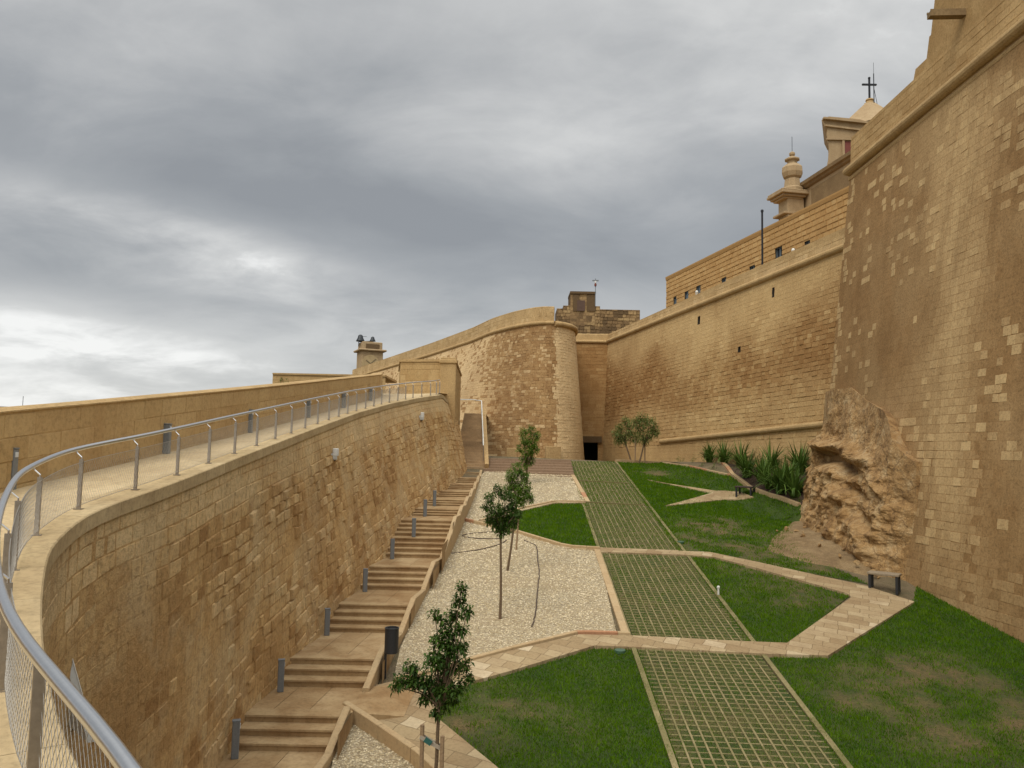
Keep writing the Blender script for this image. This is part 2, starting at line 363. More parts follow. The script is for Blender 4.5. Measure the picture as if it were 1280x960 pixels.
def gravel_mat():
    m, t, b = new_mat('white_gravel'); tc = N(t, 'ShaderNodeTexCoord').outputs['Object']
    v = N(t, 'ShaderNodeTexVoronoi'); v.inputs['Scale'].default_value = 26; L(t, tc, v.inputs['Vector'])
    sp = N(t, 'ShaderNodeSeparateColor'); L(t, v.outputs['Color'], sp.inputs[0])
    c = ramp(t, sp.outputs[0], [(0, (.37, .285, .16)), (.5, (.52, .425, .265)), (1, (.64, .55, .38))])
    c = mixc(t, 1.0, c, ramp(t, v.outputs['Distance'], [(0, 1.0), (.8, .45)]), 'MULTIPLY')
    c = mixc(t, mth(t, 'MULTIPLY', ramp(t, noise_tex(t, tc, .7, 5, .6), [(.45, 0.0), (.7, 1.0)]), .5), c, (.30, .22, .12))
    L(t, c, b.inputs['Base Color']); b.inputs['Roughness'].default_value = .95
    bump(t, b, mth(t, 'SUBTRACT', 1.0, v.outputs['Distance']), .8, .02); return m
m_gravel = gravel_mat()
m_pebble = leaf_mat('pebble', (.36, .28, .155), (.66, .565, .39), .9, 0.0)
def soil_mat(name, a_, b_, c_):
    m, t, b = new_mat(name); tc = N(t, 'ShaderNodeTexCoord').outputs['Object']
    c = ramp(t, noise_tex(t, tc, 1.6, 9, .68, .4), [(.3, a_), (.5, b_), (.72, c_)])
    c = mixc(t, 1.0, c, ramp(t, noise_tex(t, tc, 22, 6, .7), [(.3, .6), (.7, 1.25)]), 'MULTIPLY')
    if name == 'rock':
        vv = N(t, 'ShaderNodeTexVoronoi', feature='DISTANCE_TO_EDGE'); vv.inputs['Scale'].default_value = 1.3
        dn = N(t, 'ShaderNodeVectorMath', operation='ADD'); nn_ = N(t, 'ShaderNodeTexNoise'); nn_.inputs['Scale'].default_value = 2.2; nn_.inputs['Detail'].default_value = 6; L(t, tc, nn_.inputs['Vector']); L(t, tc, dn.inputs[0]); L(t, nn_.outputs['Color'], dn.inputs[1]); L(t, dn.outputs[0], vv.inputs['Vector'])
        c = mixc(t, ramp(t, vv.outputs['Distance'], [(0, .7), (.035, 0.0)]), c, (.10, .055, .022))
    L(t, c, b.inputs['Base Color']); b.inputs['Roughness'].default_value = 1
    bump(t, b, mth(t, 'ADD', noise_tex(t, tc, 5, 10, .7), mth(t, 'MULTIPLY', noise_tex(t, tc, 26, 6, .7), .4)), 1, .07); return m
m_soil = soil_mat('bare_soil', (.16, .10, .045), (.24, .16, .075), (.33, .235, .12))
m_rock = soil_mat('rock', (.19, .10, .032), (.37, .225, .09), (.50, .37, .20))
m_earth = soil_mat('earth', (.10, .09, .04), (.15, .115, .06), (.2, .15, .085))

# ------------------------------------------------------------------ masonry builder
def masonry(name, surf, u0, u1, v0, v1, mat, parent=None, ch=.28, bl=(.35, .7), gap=.012, depth=(.006, .04), jit=.012,
            info=None, holes=(), wave=0.0, bed=.32, du=.8, dv=.8, flip=1, bev=.012):
    """a wall face of single blocks over a mortar bed. surf(u, v) -> Vector; info(u, v, p) -> (tone, pale, depth) for a block"""
    def nrm(u, v):
        a = surf(u+.02, v)-surf(u-.02, v); b = surf(u, v+.02)-surf(u, v-.02)
        return (a.cross(b)).normalized()*flip
    V, Fc, B = [], [], []
    us = sorted(set([round(u0+(u1-u0)*i/max(1, round((u1-u0)/du)), 4) for i in range(max(1, round((u1-u0)/du))+1)]+[h[i] for h in holes for i in (0, 1)]))
    vz = sorted(set([round(v0+(v1-v0)*i/max(1, round((v1-v0)/dv)), 4) for i in range(max(1, round((v1-v0)/dv))+1)]+[h[i] for h in holes for i in (2, 3)]))
    ins = lambda u, v: any(h[0] < u < h[1] and h[2] < v < h[3] for h in holes)
    for u in us:
        for v in vz: V.append(surf(u, v))
    nv = len(vz)
    for i in range(len(us)-1):
        for j in range(nv-1):
            if ins((us[i]+us[i+1])/2, (vz[j]+vz[j+1])/2): continue
            q = (i*nv+j, (i+1)*nv+j, (i+1)*nv+j+1, i*nv+j+1); Fc.append(q if flip > 0 else q[::-1]); 
            if bed is None:
                t_, p_, _d = info((us[i]+us[i+1])/2, (vz[j]+vz[j+1])/2, surf((us[i]+us[i+1])/2, (vz[j]+vz[j+1])/2)); B.append((t_*.8, p_*.8, 0))
            else: B.append((bed, 0, 0))
    v = v0; row = 0
    while v < v1-.03:
        h = min(ch*random.uniform(.9, 1.1), v1-v); u = u0-random.uniform(0, bl[1])
        while u < u1:
            l = random.uniform(*bl); a, b = max(u, u0)+gap/2, min(u+l, u1)-gap/2; u += l
            if b-a < .05: continue
            lo, hi = v+gap/2, v+h-gap/2
            if any(not (b < H[0] or a > H[1] or hi < H[2] or lo > H[3]) for H in holes):
                for H in holes:      # clip the block beside an opening
                    if not (b < H[0] or a > H[1] or hi < H[2] or lo > H[3]):
                        if a < H[0]-.04: b = H[0]
                        elif b > H[1]+.04: a = H[1]
                        else: a = b
                if b-a < .05: continue
            c = surf((a+b)/2, (lo+hi)/2); tone, pale, dp = info((a+b)/2, (lo+hi)/2, c) if info else (random.random(), 0, 1)
            if tone < 0: continue
            d = random.uniform(*depth)*dp; n = nrm((a+b)/2, (lo+hi)/2); i0 = len(V)
            cs = [(a, lo), (b, lo), (b, hi), (a, hi)]; j_ = jit*min(1, dp)
            cs = [(x+random.uniform(-j_, j_), y+random.uniform(-j_, j_)) for x, y in cs]
            mx_, my_ = (a+b)/2, (lo+hi)/2
            if wave:
                wv = lambda x, y: wave*noise.noise(Vector((x*.45, y*1.1, 7)))*min(1, (v1-y)*2)
                cs = [(x, min(v1, y+wv(x, y)) if y < v1-.05 else y) for x, y in cs]
            for x, y in cs: V.append(surf(x, y)-n*.01)
            e = bev*min(1, dp+.2)
            for x, y in cs:
                x2 = x+(e if x < mx_ else -e); y2 = y+(e if y < my_ else -e)
                V.append(surf(x2, y2)+n*(d*random.uniform(.75, 1.1)))
            for k in range(4):
                q = (i0+k, i0+(k+1) % 4, i0+4+(k+1) % 4, i0+4+k); Fc.append(q if flip > 0 else q[::-1])
            q = (i0+4, i0+5, i0+6, i0+7); Fc.append(q if flip > 0 else q[::-1])
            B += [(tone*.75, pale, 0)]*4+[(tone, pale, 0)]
        v += h; row += 1
    return mesh(name, V, Fc, mat, parent, blk=B)
def recess(parent, surf, H, depth, mat, name='loophole', flip=1):
    """the five inner faces of an opening H=(u0,u1,v0,v1) left in a masonry face"""
    u, v = (H[0]+H[1])/2, (H[2]+H[3])/2
    n = (surf(u+.02, v)-surf(u-.02, v)).cross(surf(u, v+.02)-surf(u, v-.02)).normalized()*flip
    o = [surf(H[0], H[2]), surf(H[1], H[2]), surf(H[1], H[3]), surf(H[0], H[3])]; o = [p+n*.012 for p in o]; i = [p-n*depth for p in o]
    return mesh(name, o+i, [(0, 1, 5, 4), (1, 2, 6, 5), (2, 3, 7, 6), (3, 0, 4, 7), (4, 5, 6, 7)], mat, parent, blk=[(.1, 0, 0)]*5)
class Path:
    def __init__(s, pts, step=.25, smooth_it=0):
        p = [Vector((a[0], a[1], 0)) for a in pts]
        s.p = p; s.L = [0]
        for a, b in zip(p, p[1:]): s.L.append(s.L[-1]+(b-a).length)
        s.len = s.L[-1]
        if smooth_it:
            q = [s.at(s.len*i/round(s.len/step)) for i in range(round(s.len/step)+1)]
            for _ in range(smooth_it): q = [q[0]]+[(q[i-1]+q[i]*2+q[i+1])/4 for i in range(1, len(q)-1)]+[q[-1]]
            s.__init__(q)
    def at(s, u):
        if u <= 0: return s.p[0]+(s.p[1]-s.p[0]).normalized()*u
        if u >= s.len: return s.p[-1]+(s.p[-1]-s.p[-2]).normalized()*(u-s.len)
        import bisect
        i = min(bisect.bisect_right(s.L, u)-1, len(s.p)-2); t = (u-s.L[i])/(s.L[i+1]-s.L[i])
        return s.p[i].lerp(s.p[i+1], t)
    def nrm(s, u, e=.15):
        d = (s.at(u+e)-s.at(u-e)).normalized(); return Vector((d.y, -d.x, 0))       # to the right of travel
def fbm(p, sc, o=4): return noise.fractal(Vector(p)*sc, 1.0, 2.0, o)

# ================================================================== GROUND
def build_ground():
    V, Fc = [], []
    xs = [-2500, -600, -150, -60, -30]+[-15+i*1.5 for i in range(28)]+[40, 80, 200, 700, 2500]
    ys = [-2500, -600, -150, -40, -10]+[i*1.5 for i in range(46)]+[80, 110, 200, 700, 2800]
    for y in ys:
        for x in xs:
            yy = min(max(y, -4), 66); V.append((x, y, ground_z(min(max(x, -9), 16), yy)-(.3 if 6 < x < 18 and 33 < y < 50 else .022) if y < 75 else ground_z(5, 66)-.6))
    k = len(xs)
    for j in range(len(ys)-1):
        for i in range(k-1): Fc.append((j*k+i, j*k+i+1, (j+1)*k+i+1, (j+1)*k+i))
    tag(mesh('ground', V, Fc, m_earth, smooth_f=True), kind='structure')
build_ground()
NRM = _n.normalized()
def sheet(name, px, h, mat, sub=None, dry=False, world=False):
    P = [Vector(p) for p in px] if world else [lawn(*p) for p in px]
    P = [Vector((p.x, p.y, 0)) for p in P]
    import bmesh
    bm = bmesh.new(); vs_ = [bm.verts.new((p.x, p.y, 0)) for p in P]
    for tri in tessellate_polygon([P]):
        try: bm.faces.new([vs_[i] for i in tri])
        except ValueError: pass
    if sub:
        for c in range(60):                       # cut along a grid so that the sheet can follow the ground
            done = True
            for ax in (0, 1):
                lo = min(p[ax] for p in P); x = lo+sub*(c+.5)
                if x < max(p[ax] for p in P):
                    done = False; n = (1, 0, 0) if ax == 0 else (0, 1, 0)
                    bmesh.ops.bisect_plane(bm, geom=bm.verts[:]+bm.edges[:]+bm.faces[:], plane_co=(x, x, 0), plane_no=n)
            if done: break
    for v in bm.verts: v.co.z = ground_z(v.co.x, v.co.y)+h
    bmesh.ops.recalc_face_normals(bm, faces=bm.faces[:])
    for f in bm.faces:
        if f.normal.z < 0: f.normal_flip()
    if h > -1:
        ed = [e for e in bm.edges if e.is_boundary]; ge = bmesh.ops.extrude_edge_only(bm, edges=ed)['geom']
        for v in ge:
            if isinstance(v, bmesh.types.BMVert): v.co.z -= h+(.06 if h > .02 else .35)
    me = bpy.data.meshes.new(name); bm.to_mesh(me); bm.free(); me.materials.append(mat)
    o = bpy.data.objects.new(name, me); COL.objects.link(o)
    if dry:
        a = me.attributes.new('dry', 'FLOAT', 'POINT'); a.data.foreach_set('value', [dryness(v.co.x, v.co.y) for v in me.vertices])
    return tag(o, kind='structure'), [(p.x, p.y) for p in P]
def inside(px, py, poly):
    r = np.zeros(len(px), bool); n = len(poly)
    for i in range(n):
        x1, y1 = poly[i]; x2, y2 = poly[(i+1) % n]
        c = ((y1 > py) != (y2 > py)) & (px < (x2-x1)*(py-y1)/((y2-y1) or 1e-9)+x1); r ^= c
    return r
for x, y, r in ((870, 668, 1.6), (920, 690, 1.8), (960, 690, 2.0), (830, 660, 1.0), (985, 690, 1.5), (1150, 880, 1.5), (1210, 870, 1.4), (1100, 840, .8), (1180, 835, .8), (1090, 880, .9),
                (1240, 910, 1.6), (1000, 720, 1.0), (1030, 745, .8), (615, 885, .7), (640, 895, .5), (570, 910, .5), (700, 900, .5), (640, 930, .6), (815, 592, 1.2), (960, 745, 1.0), (900, 655, 1.1)):
    p = lawn(x, y); DRY.append((p.x, p.y, r))
def dryness(x, y):
    n_ = .5+.9*noise.noise(Vector((x*.9, y*.9, 2)))+.6*noise.noise(Vector((x*2.7, y*2.7, 5)))
    return min(1, max(0, n_))*min(1, sum(math.exp(-((x-a)**2+((y-b)*.8)**2)/(r*r)) for a, b, r in DRY)*1.15)

LAWNS = []
def lawn_area(px):
    o, poly = sheet('lawn', px, 0.0, m_lawn, sub=.7, dry=True); LAWNS.append(poly)
lawn_area([(743,811),(801,813),(851,960),(880,1040),(700,1030),(620,960),(548,900),(553,879),(573,861),(640,842)])
lawn_area([(600,655),(652,639.5),(693,630),(731,630),(747,686),(708,683),(650,665)])
lawn_area([(860,696),(893,699),(940,711),(1062,745),(985,805),(932,803)])
lawn_area([(962,822),(1035,823),(1141,755),(1150,720),(1200,750),(1290,800),(1640,1080),(1640,1500),(1290,1350),(1150,1140),(1085,1020)])
lawn_area([(771,577.6),(829,578.5),(890,590),(915,595),(937,611),(985,629),(1000,640),(1005,690),(1085,730),(1000,714),(940,703),(887,692),(847,690)])
# bare soil spilling from the foot of the rock
SOIL_PX = [(955,688),(962,672),(985,655),(1005,640),(1060,660),(1150,700),(1140,718),(1085,722),(1060,712),(1010,705)]
def soil_mound():
    P = [lawn(*p) for p in SOIL_PX]; c = sum(P, Vector())/len(P)
    V, Fc = [], []; R = 14; n = 48
    def rim(a):
        # point of the outline at angle a about the centre
        best = None; d = Vector((math.cos(a), math.sin(a), 0))
        for i in range(len(P)):
            p, q = P[i]-c, P[(i+1) % len(P)]-c; e = q-p; dn = d.x*e.y-d.y*e.x
            if abs(dn) < 1e-6: continue
            t = (p.x*e.y-p.y*e.x)/dn; s_ = (p.x*d.y-p.y*d.x)/dn
            if t > 0 and -1e-6 <= s_ <= 1+1e-6: best = max(best or 0, t)
        return best or 1
    for i in range(R+1):
        for k in range(n):
            a = 2*math.pi*k/n; r = rim(a)*i/R; x, y = c.x+math.cos(a)*r, c.y+math.sin(a)*r
            hh = .45*(1-(i/R)**2)*smooth(-2.5, 2.5, (x-c.x))+.07*fbm((x, y, 0), 1.2)*(1-(i/R)**4)
            V.append((x, y, plane_z(x, y)+.015+max(0, hh)-.05*(i == R)))
    for i in range(R):
        for k in range(n): Fc.append((i*n+k, i*n+(k+1) % n, (i+1)*n+(k+1) % n, (i+1)*n+k))
    tag(mesh('soil_bank', V, Fc, m_soil, smooth_f=True), kind='structure')
soil_mound()

# gravel beds
GRAVEL = []
for px in ([(574,651),(650,668),(708,686),(747,689),(771,795),(723,794),(640,814),(588,828),(530,848),(492,850),(500,812),(530,745),(545,703),(562,667)],
           [(606,590),(712,590),(733,628),(693,628),(652,637),(596,652),(572,648),(577,632),(596,600)],
           [(430,900),(525,962),(600,1040),(380,1040),(414,962)]):
    o, poly = sheet('gravel_bed', px, .03, m_gravel, sub=2.0); GRAVEL.append(poly)

# stone paths: a cut slab pattern built as single slabs on a bed
PATHS = {
 'cross': [(640,816),(723,796),(787,797),(932,804.5),(984,806.5),(1064,749),(1059,744),(940,710.5),(893,698.5),(862,696),(847,690.5),(887,692),(940,703),(1084,735),(1143,754.5),(1035,822.5),(961,820.5),(799,812),(743,810),(640,841.5),(573,860),(549,879),(545,900),(620,962),(700,1040),(604,1040),(525,960),(432,893),(462,862),(500,853),(588,830)],
 'upper_left': [(571,650),(597,654),(652,637.5),(693,628.5),(732,628.5),(732,630),(693,630.5),(652,640),(600,655.5),(650,666),(708,683.5),(747,687),(747,690),(708,687),(650,669)],
 'vee': [(809,600.5),(905,614.5),(925,616),(942,623),(905,626),(832,633.5),(890,617.5)],
 'grid_cross_a': [(747,686.5),(847,690),(862,696),(749,692)],
}
def slab_path(px, h):
    o, poly = sheet('path', px, h, m_path, sub=2.5)
for k, px in PATHS.items(): slab_path(px, .06 if k != 'grid_cross_a' else .066)

# turf paving: concrete lattice with grass in its cells
GL0, GL1, GR0, GR1 = lawn(712, 577), lawn(850, 960), lawn(768, 577), lawn(1055, 960)
def grid_pt(s, y):
    """s 0..1 across, y along"""
    fl = lambda a, b: a.x+(b.x-a.x)*(y-a.y)/(b.y-a.y)
    x = fl(GL1, GL0)*(1-s)+fl(GR1, GR0)*s; return Vector((x, y, plane_z(x, y) if y < 48 else ground_z(x, y)))
def turf_paving():
    bed, poly = sheet('turf_bed', [(712,577),(768,577),(1055,960),(1110,1035),(877,1035),(850,960)], .012, m_lawn, sub=1.0, dry=True)
    LAWNS.append(poly); bed.data.attributes['dry'].data.foreach_set('value', [min(1, max(0, .45+.8*noise.noise(Vector((v.co.x*1.3, v.co.y*.8, 4))))) for v in bed.data.vertices])
    V, Fc, B = [], [], []
    def strip(pts_l, pts_r, top, bot):
        i0 = len(V); n = len(pts_l)
        for a, b in zip(pts_l, pts_r):
            V.extend([a+Vector((0,0,bot)), a+Vector((0,0,top)), b+Vector((0,0,top)), b+Vector((0,0,bot))])
        for i in range(n-1):
            for k in range(3): Fc.append((i0+i*4+k, i0+i*4+k+1, i0+i*4+4+k+1, i0+i*4+4+k)); B.append((random.random(), 0, 0))
    Wd = 2.83; ys = [11.2+i*.6 for i in range(int((48.4-11.2)/.6)+1)]
    # cross path positions leave the lattice out
    n = 14
    for k in range(n+1):
        s = k/n; hw = (.036 if 0 < k < n else .11)/Wd/2
        sh = 0 if 0 < k < n else (-.03 if k == 0 else .03)
        strip([grid_pt(s-hw+sh, y) for y in ys], [grid_pt(s+hw+sh, y) for y in ys], .034 if 0 < k < n else .042, 0)
    y = 11.3
    while y < 48.3:
        strip([grid_pt(0, y+random.uniform(-.006, .006)), grid_pt(1, y)], [grid_pt(0, y+.030), grid_pt(1, y+.030)], .020, 0); y += .2
    tag(mesh('turf_paving', V, Fc, m_conc, blk=B), kind='structure')
    # flush stone bands crossing the lattice
    for (a, b) in (((713.5, 601), (786, 605)), ((730, 628.5), (806, 632.5))):
        p, q = lawn(*a), lawn(*b); m_ = MB(); m_.bar(p+Vector((0,0,.03)), q+Vector((0,0,.03)), .16, .07)
        o = m_.build('stone_band', m_conc); tag(o, kind='structure')
m_conc = stone('lattice_concrete', [(.135,.12,.06), (.175,.155,.085), (.22,.19,.11)], (.5,.4,.3), .5, (.12,.12,.05), 1.1, .3, .3, .008)
turf_paving()

# grass
def scatter(poly, dens_fn, n_try):
    P = np.array(poly); lo, hi = P.min(0), P.max(0)
    x = rng.uniform(lo[0], hi[0], n_try); y = rng.uniform(lo[1], hi[1], n_try)
    k = inside(x, y, poly); x, y = x[k], y[k]
    k = rng.uniform(0, 1, len(x)) < dens_fn(x, y); return x[k], y[k]
def gz(x, y):
    z = GA+GB*x+GC*y; zc = (GA+GB*x+GC*47)+GC*np.minimum(y-47, 2.2)-.04*np.maximum(0, y-49.2)
    r = np.where(y > 47, np.minimum(z, zc), z); k = (x > 6) & (y > 34) & (y < 50)
    if k.any(): r[k] = [ground_z(a, b) for a, b in zip(x[k], y[k])]
    return r
def grass():
    Vs, T = [], []
    for i, poly in enumerate(LAWNS):
        P = np.array(poly); area = np.ptp(P[:, 0])*np.ptp(P[:, 1]); turf = i == len(LAWNS)-1
        x, y = scatter(poly, lambda x, y: np.clip((16/np.maximum(y, 10))**1.3, .12, 1), int(area*(1500 if not turf else 1300)))
        dry = np.array([dryness(a, b) for a, b in zip(x, y)])
        nz = np.array([noise.noise(Vector((a*2.1, b*2.1, 3)))+.6*noise.noise(Vector((a*6, b*6, 9))) for a, b in zip(x, y)])
        k = rng.uniform(0, 1, len(x)) > np.clip(dry*1.15+nz*.35*(dry > .15), 0, .97) if not turf else rng.uniform(0, 1, len(x)) > .22+.5*np.clip(nz+.3, 0, 1)
        x, y, nz, dry = x[k], y[k], nz[k], dry[k]; n = len(x); x = x+rng.normal(0, .03, n); y = y+rng.normal(0, .03, n)
        big = np.clip(y/18, 1, 2.2)
        h = (rng.uniform(.03, .075, n)+.018*nz)*(.72 if turf else 1)*np.sqrt(big); wdt = rng.uniform(.006, .012, n)*big; a = rng.uniform(0, 2*np.pi, n)
        z = gz(x, y); lx, ly = rng.normal(0, .025, n), rng.normal(0, .025, n)
        v = np.stack([np.stack([x-np.cos(a)*wdt, y-np.sin(a)*wdt, z-.005], 1), np.stack([x+np.cos(a)*wdt, y+np.sin(a)*wdt, z-.005], 1), np.stack([x+lx, y+ly, z+h], 1)], 1)
        Vs.append(v.reshape(-1, 3)); t = np.clip(.42+.45*nz+rng.normal(0, .2, n)+.35*dry, 0, 1); T.append(t)
    V = np.concatenate(Vs); T = np.concatenate(T)
    o = quick_mesh('grass', V, np.arange(len(V)), m_blade, blk=np.stack([T, T, T], 1))
    tag(o, 'short green grass with worn yellow patches on the garden slope', 'grass', kind='stuff')
grass()
def pebbles():
    Vs, Fs, T = [], [], []; base = 0
    oct_ = np.array([(1,0,0),(0,1,0),(-1,0,0),(0,-1,0),(0,0,1),(0,0,-.4)], 'f'); of = np.array([(0,1,4),(1,2,4),(2,3,4),(3,0,4)])
    for poly in GRAVEL:
        P = np.array(poly); area = np.ptp(P[:, 0])*np.ptp(P[:, 1])
        x, y = scatter(poly, lambda x, y: np.clip((15/np.maximum(y, 10))**1.5, .1, 1), int(area*420)); n = len(x)
        r = rng.uniform(.012, .026, n)*np.clip(y/18, 1, 1.7); a = rng.uniform(0, 6.28, n)
        q = oct_[None]*np.stack([r*rng.uniform(.8, 1.5, n), r*rng.uniform(.7, 1.2, n), r*.8], 1)[:, None, :]
        xr = q[..., 0]*np.cos(a)[:, None]-q[..., 1]*np.sin(a)[:, None]; yr = q[..., 0]*np.sin(a)[:, None]+q[..., 1]*np.cos(a)[:, None]
        v = np.stack([xr+x[:, None], yr+y[:, None], q[..., 2]+(gz(x, y)+.035)[:, None]], 2)
        Vs.append(v.reshape(-1, 3)); Fs.append((of[None]+(base+np.arange(n)*6)[:, None, None]).reshape(-1, 3)); base += n*6; T.append(np.repeat(rng.uniform(0, 1, n), 4))
    T = np.concatenate(T)
    tag(quick_mesh('gravel', np.concatenate(Vs), np.concatenate(Fs), m_pebble, blk=np.stack([T, T, T], 1)), 'cream gravel chips covering the planting beds', 'gravel', kind='stuff')
pebbles()

# kerbs: separate stones along a line
def kerb(px, wd, h, mat=None, red=0.0, world=False, base=0.0, name='kerb'):
    P = [Vector(p) for p in px] if world else [lawn(*p) for p in px]
    V, Fc, B = [], [], []
    path = Path(P)
    u = 0
    while u < path.len-.02:
        l = min(random.uniform(.8, 1.2), path.len-u); n = max(1, round(l/.4)); ring = []
        for i in range(n+1):
            uu = u+.006+(l-.012)*i/n; p = path.at(uu); nn = path.nrm(uu, .02); z = ground_z(p.x, p.y)+base
            i0 = len(V); e = .012
            for o_, z_ in ((-wd/2, -.15), (-wd/2, h-e), (-wd/2+e, h), (wd/2-e, h), (wd/2, h-e), (wd/2, -.15)):
                V.append(p+nn*o_+Vector((0, 0, z+z_)))
            ring.append(i0)
        b = (random.random(), 1 if random.random() < red else 0, 0)
        for r0, r1 in zip(ring, ring[1:]):
            for k in range(5): Fc.append((r0+k, r1+k, r1+k+1, r0+k+1)); B.append(b)
        Fc += [tuple(ring[0]+k for k in range(6)), tuple(ring[-1]+5-k for k in range(6))]; B += [b, b]
        u += l
    return tag(mesh(name, V, Fc, mat or m_kerb, blk=B), kind='structure')
kerb([(495,853),(530,846),(588,828),(640,814),(723,793.5),(787,795.5)], .13, .11, red=.12)
kerb([(782,795),(746,688)], .2, .07, red=.14)
kerb([(572,650),(647,667.5),(708,686),(750,688.5)], .14, .14, red=.2)
kerb([(735,629),(714,592),(708,577)], .2, .09, red=.2)
kerb([(600,652.5),(652,637),(693,628),(733,628.5)], .12, .1, red=.2)
kerb([(431,896),(470,922),(525,961),(600,1035)], .13, .28)
kerb([(883,573),(915,594),(937,610),(960,619),(999,632)], .2, .12, red=.2)
kerb([(827,574),(883,573.5)], .25, .2)
kerb([(829,579),(860,583),(890,590),(914,595)], .12, .08, red=.3)
kerb([(772,576.5),(800,575.5),(829,576)], .5, .12)

# ================================================================== STAIRS beside the ramp
FL = [(938,893,3),(858,822,3),(790,755,4),(737,708,4),(697,672,4),(670,650,4)]      # bottom edge, top edge, risers
def XL(y): return -4.62+.082*(y-14)
def XR(y): return float(np.interp(y, [9, 14, 16.6, 19.6, 22.85, 26.2, 29.3, 35.5, 42.4], [-3.3, -2.95, -2.74, -2.5, -2.32, -2.02, -1.9, -1.7, -1.6]))
ST = []       # (y_bottom, z_bottom, y_top, z_top)
z = -5.16; px_l = [(303,310),(365,373),(423,432),(467,472),(495,500),(520,524)]
for (yb, yt, k), (xb, xt) in zip(FL, px_l):
    Yb = z/ray(xb, yb).z; Yt = Yb+(k-1)*.34; zt = Yt*ray(xt, yt).z; ST.append((Yb, z, Yt, zt, k)); z = zt
while ST[-1][2] < 41.5:                                          # the higher flights, seen too flat to measure one by one
    Yb = ST[-1][2]+1.75; zb = ST[-1][3]; ST.append((Yb, zb, Yb+.68, max(zb+.2, plane_z(-2, Yb+.68)+.04), 3))
def staircase():
    V, Fc, B = [], [], []
    def quad(a, b, c, d, t):
        i = len(V); V.extend([a, b, c, d]); Fc.append((i, i+1, i+2, i+3)); B.append((t, 0, 0))
    def tread(ya, yb, z):
        xs = [0, .33, .66, 1]
        for p, q in zip(xs, xs[1:]):
            t = random.random()
            xa = lambda s, y: (XL(y)-.3)*(1-s)+XR(y)*s
            g = .004
            quad((xa(p, ya)+g, ya, z), (xa(q, ya)-g, ya, z), (xa(q, yb)-g, yb, z), (xa(p, yb)+g, yb, z), t)
    prev_y, prev_z = 10.5, ST[0][1]
    for (Yb, zb, Yt, zt, k) in ST:
        tread(prev_y, Yb, zb); r = (zt-zb)/k; y = Yb
        if Yb < 17 and prev_y > 12: quad((XR(prev_y)-.1, prev_y-.1, zb-.004), (XR(prev_y)+1.0, prev_y+.3, plane_z(XR(prev_y)+1.0, prev_y+.3)+.068), (XR(prev_y)+1.0, prev_y+.3, zb-.6), (XR(prev_y)-.1, prev_y-.1, zb-.6), .6)
        if Yb < 17 and prev_y > 12: quad((XR(prev_y)-.1, prev_y-.1, zb-.004), (XR(prev_y)+1.0, prev_y+.3, plane_z(XR(prev_y)+1.0, prev_y+.3)+.068), (XR(Yb)+1.0, Yb+.5, plane_z(XR(Yb)+1.0, Yb+.5)+.068), (XR(Yb)-.1, Yb, zb-.004), .6)
        for i in range(k):
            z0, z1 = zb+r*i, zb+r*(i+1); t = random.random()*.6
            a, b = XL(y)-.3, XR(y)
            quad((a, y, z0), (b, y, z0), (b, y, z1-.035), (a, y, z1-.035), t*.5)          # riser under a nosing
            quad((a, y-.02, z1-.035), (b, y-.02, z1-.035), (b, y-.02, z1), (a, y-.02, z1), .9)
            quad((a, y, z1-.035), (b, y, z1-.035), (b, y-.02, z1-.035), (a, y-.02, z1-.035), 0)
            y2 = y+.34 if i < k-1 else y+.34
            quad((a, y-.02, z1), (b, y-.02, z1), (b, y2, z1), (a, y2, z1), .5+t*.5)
            y += .34 if i < k-1 else 0
        prev_y, prev_z = Yt+.34, zt
    tread(prev_y, 43.8, prev_z)
    # right cheek so that the flight is closed to the side
    for (Yb, zb, Yt, zt, k) in ST:
        quad((XR(Yb), Yb-2.6, zb), (XR(Yt), Yt+.4, zb), (XR(Yt), Yt+.4, zb-1.5), (XR(Yb), Yb-2.6, zb-1.5), .4)
    tag(mesh('stairway', V, Fc, m_step, blk=B), kind='structure')
staircase()
def stair_kerb():
    """stepped stone kerb: sloping beside each flight, level beside each landing"""
    for i, (Yb, zb, Yt, zt, k) in enumerate(ST):
        pts = [(Yb-.25, zb+.07), (Yb-.05, zb+.15), (Yt+.3, zt+.13)]
        ye = ST[i+1][0]-.3 if i+1 < len(ST) else 43.2
        if i != 0: pts.append((ye, zt+.07))                     # the lowest landing is open to the garden path
        if i == 0: pts = [(9.8, zb-.05), (Yb-.25, zb+.07), (Yb-.05, zb+.15), (Yt+.15, zt+.13)]
        V, Fc, B = [], [], []; wd = .135
        for y, zz in pts:
            x = XR(y)+.05
            V += [(x-wd/2, y, zz-1.2), (x-wd/2, y, zz-.015), (x-wd/2+.015, y, zz), (x+wd/2-.015, y, zz), (x+wd/2, y, zz-.015), (x+wd/2, y, zz-1.2)]
        n = len(pts)
        for a in range(n-1):
            for q in range(5): Fc.append((a*6+q, a*6+q+1, a*6+7+q, a*6+6+q)); B.append((.3+.5*random.random(), 0, 0))
        Fc += [(0, 1, 2, 3, 4, 5), tuple((n-1)*6+q for q in range(5, -1, -1))]; B += [(.5, 0, 0)]*2
        tag(mesh('kerb', V, Fc, m_kerb, blk=B), kind='structure')
stair_kerb()

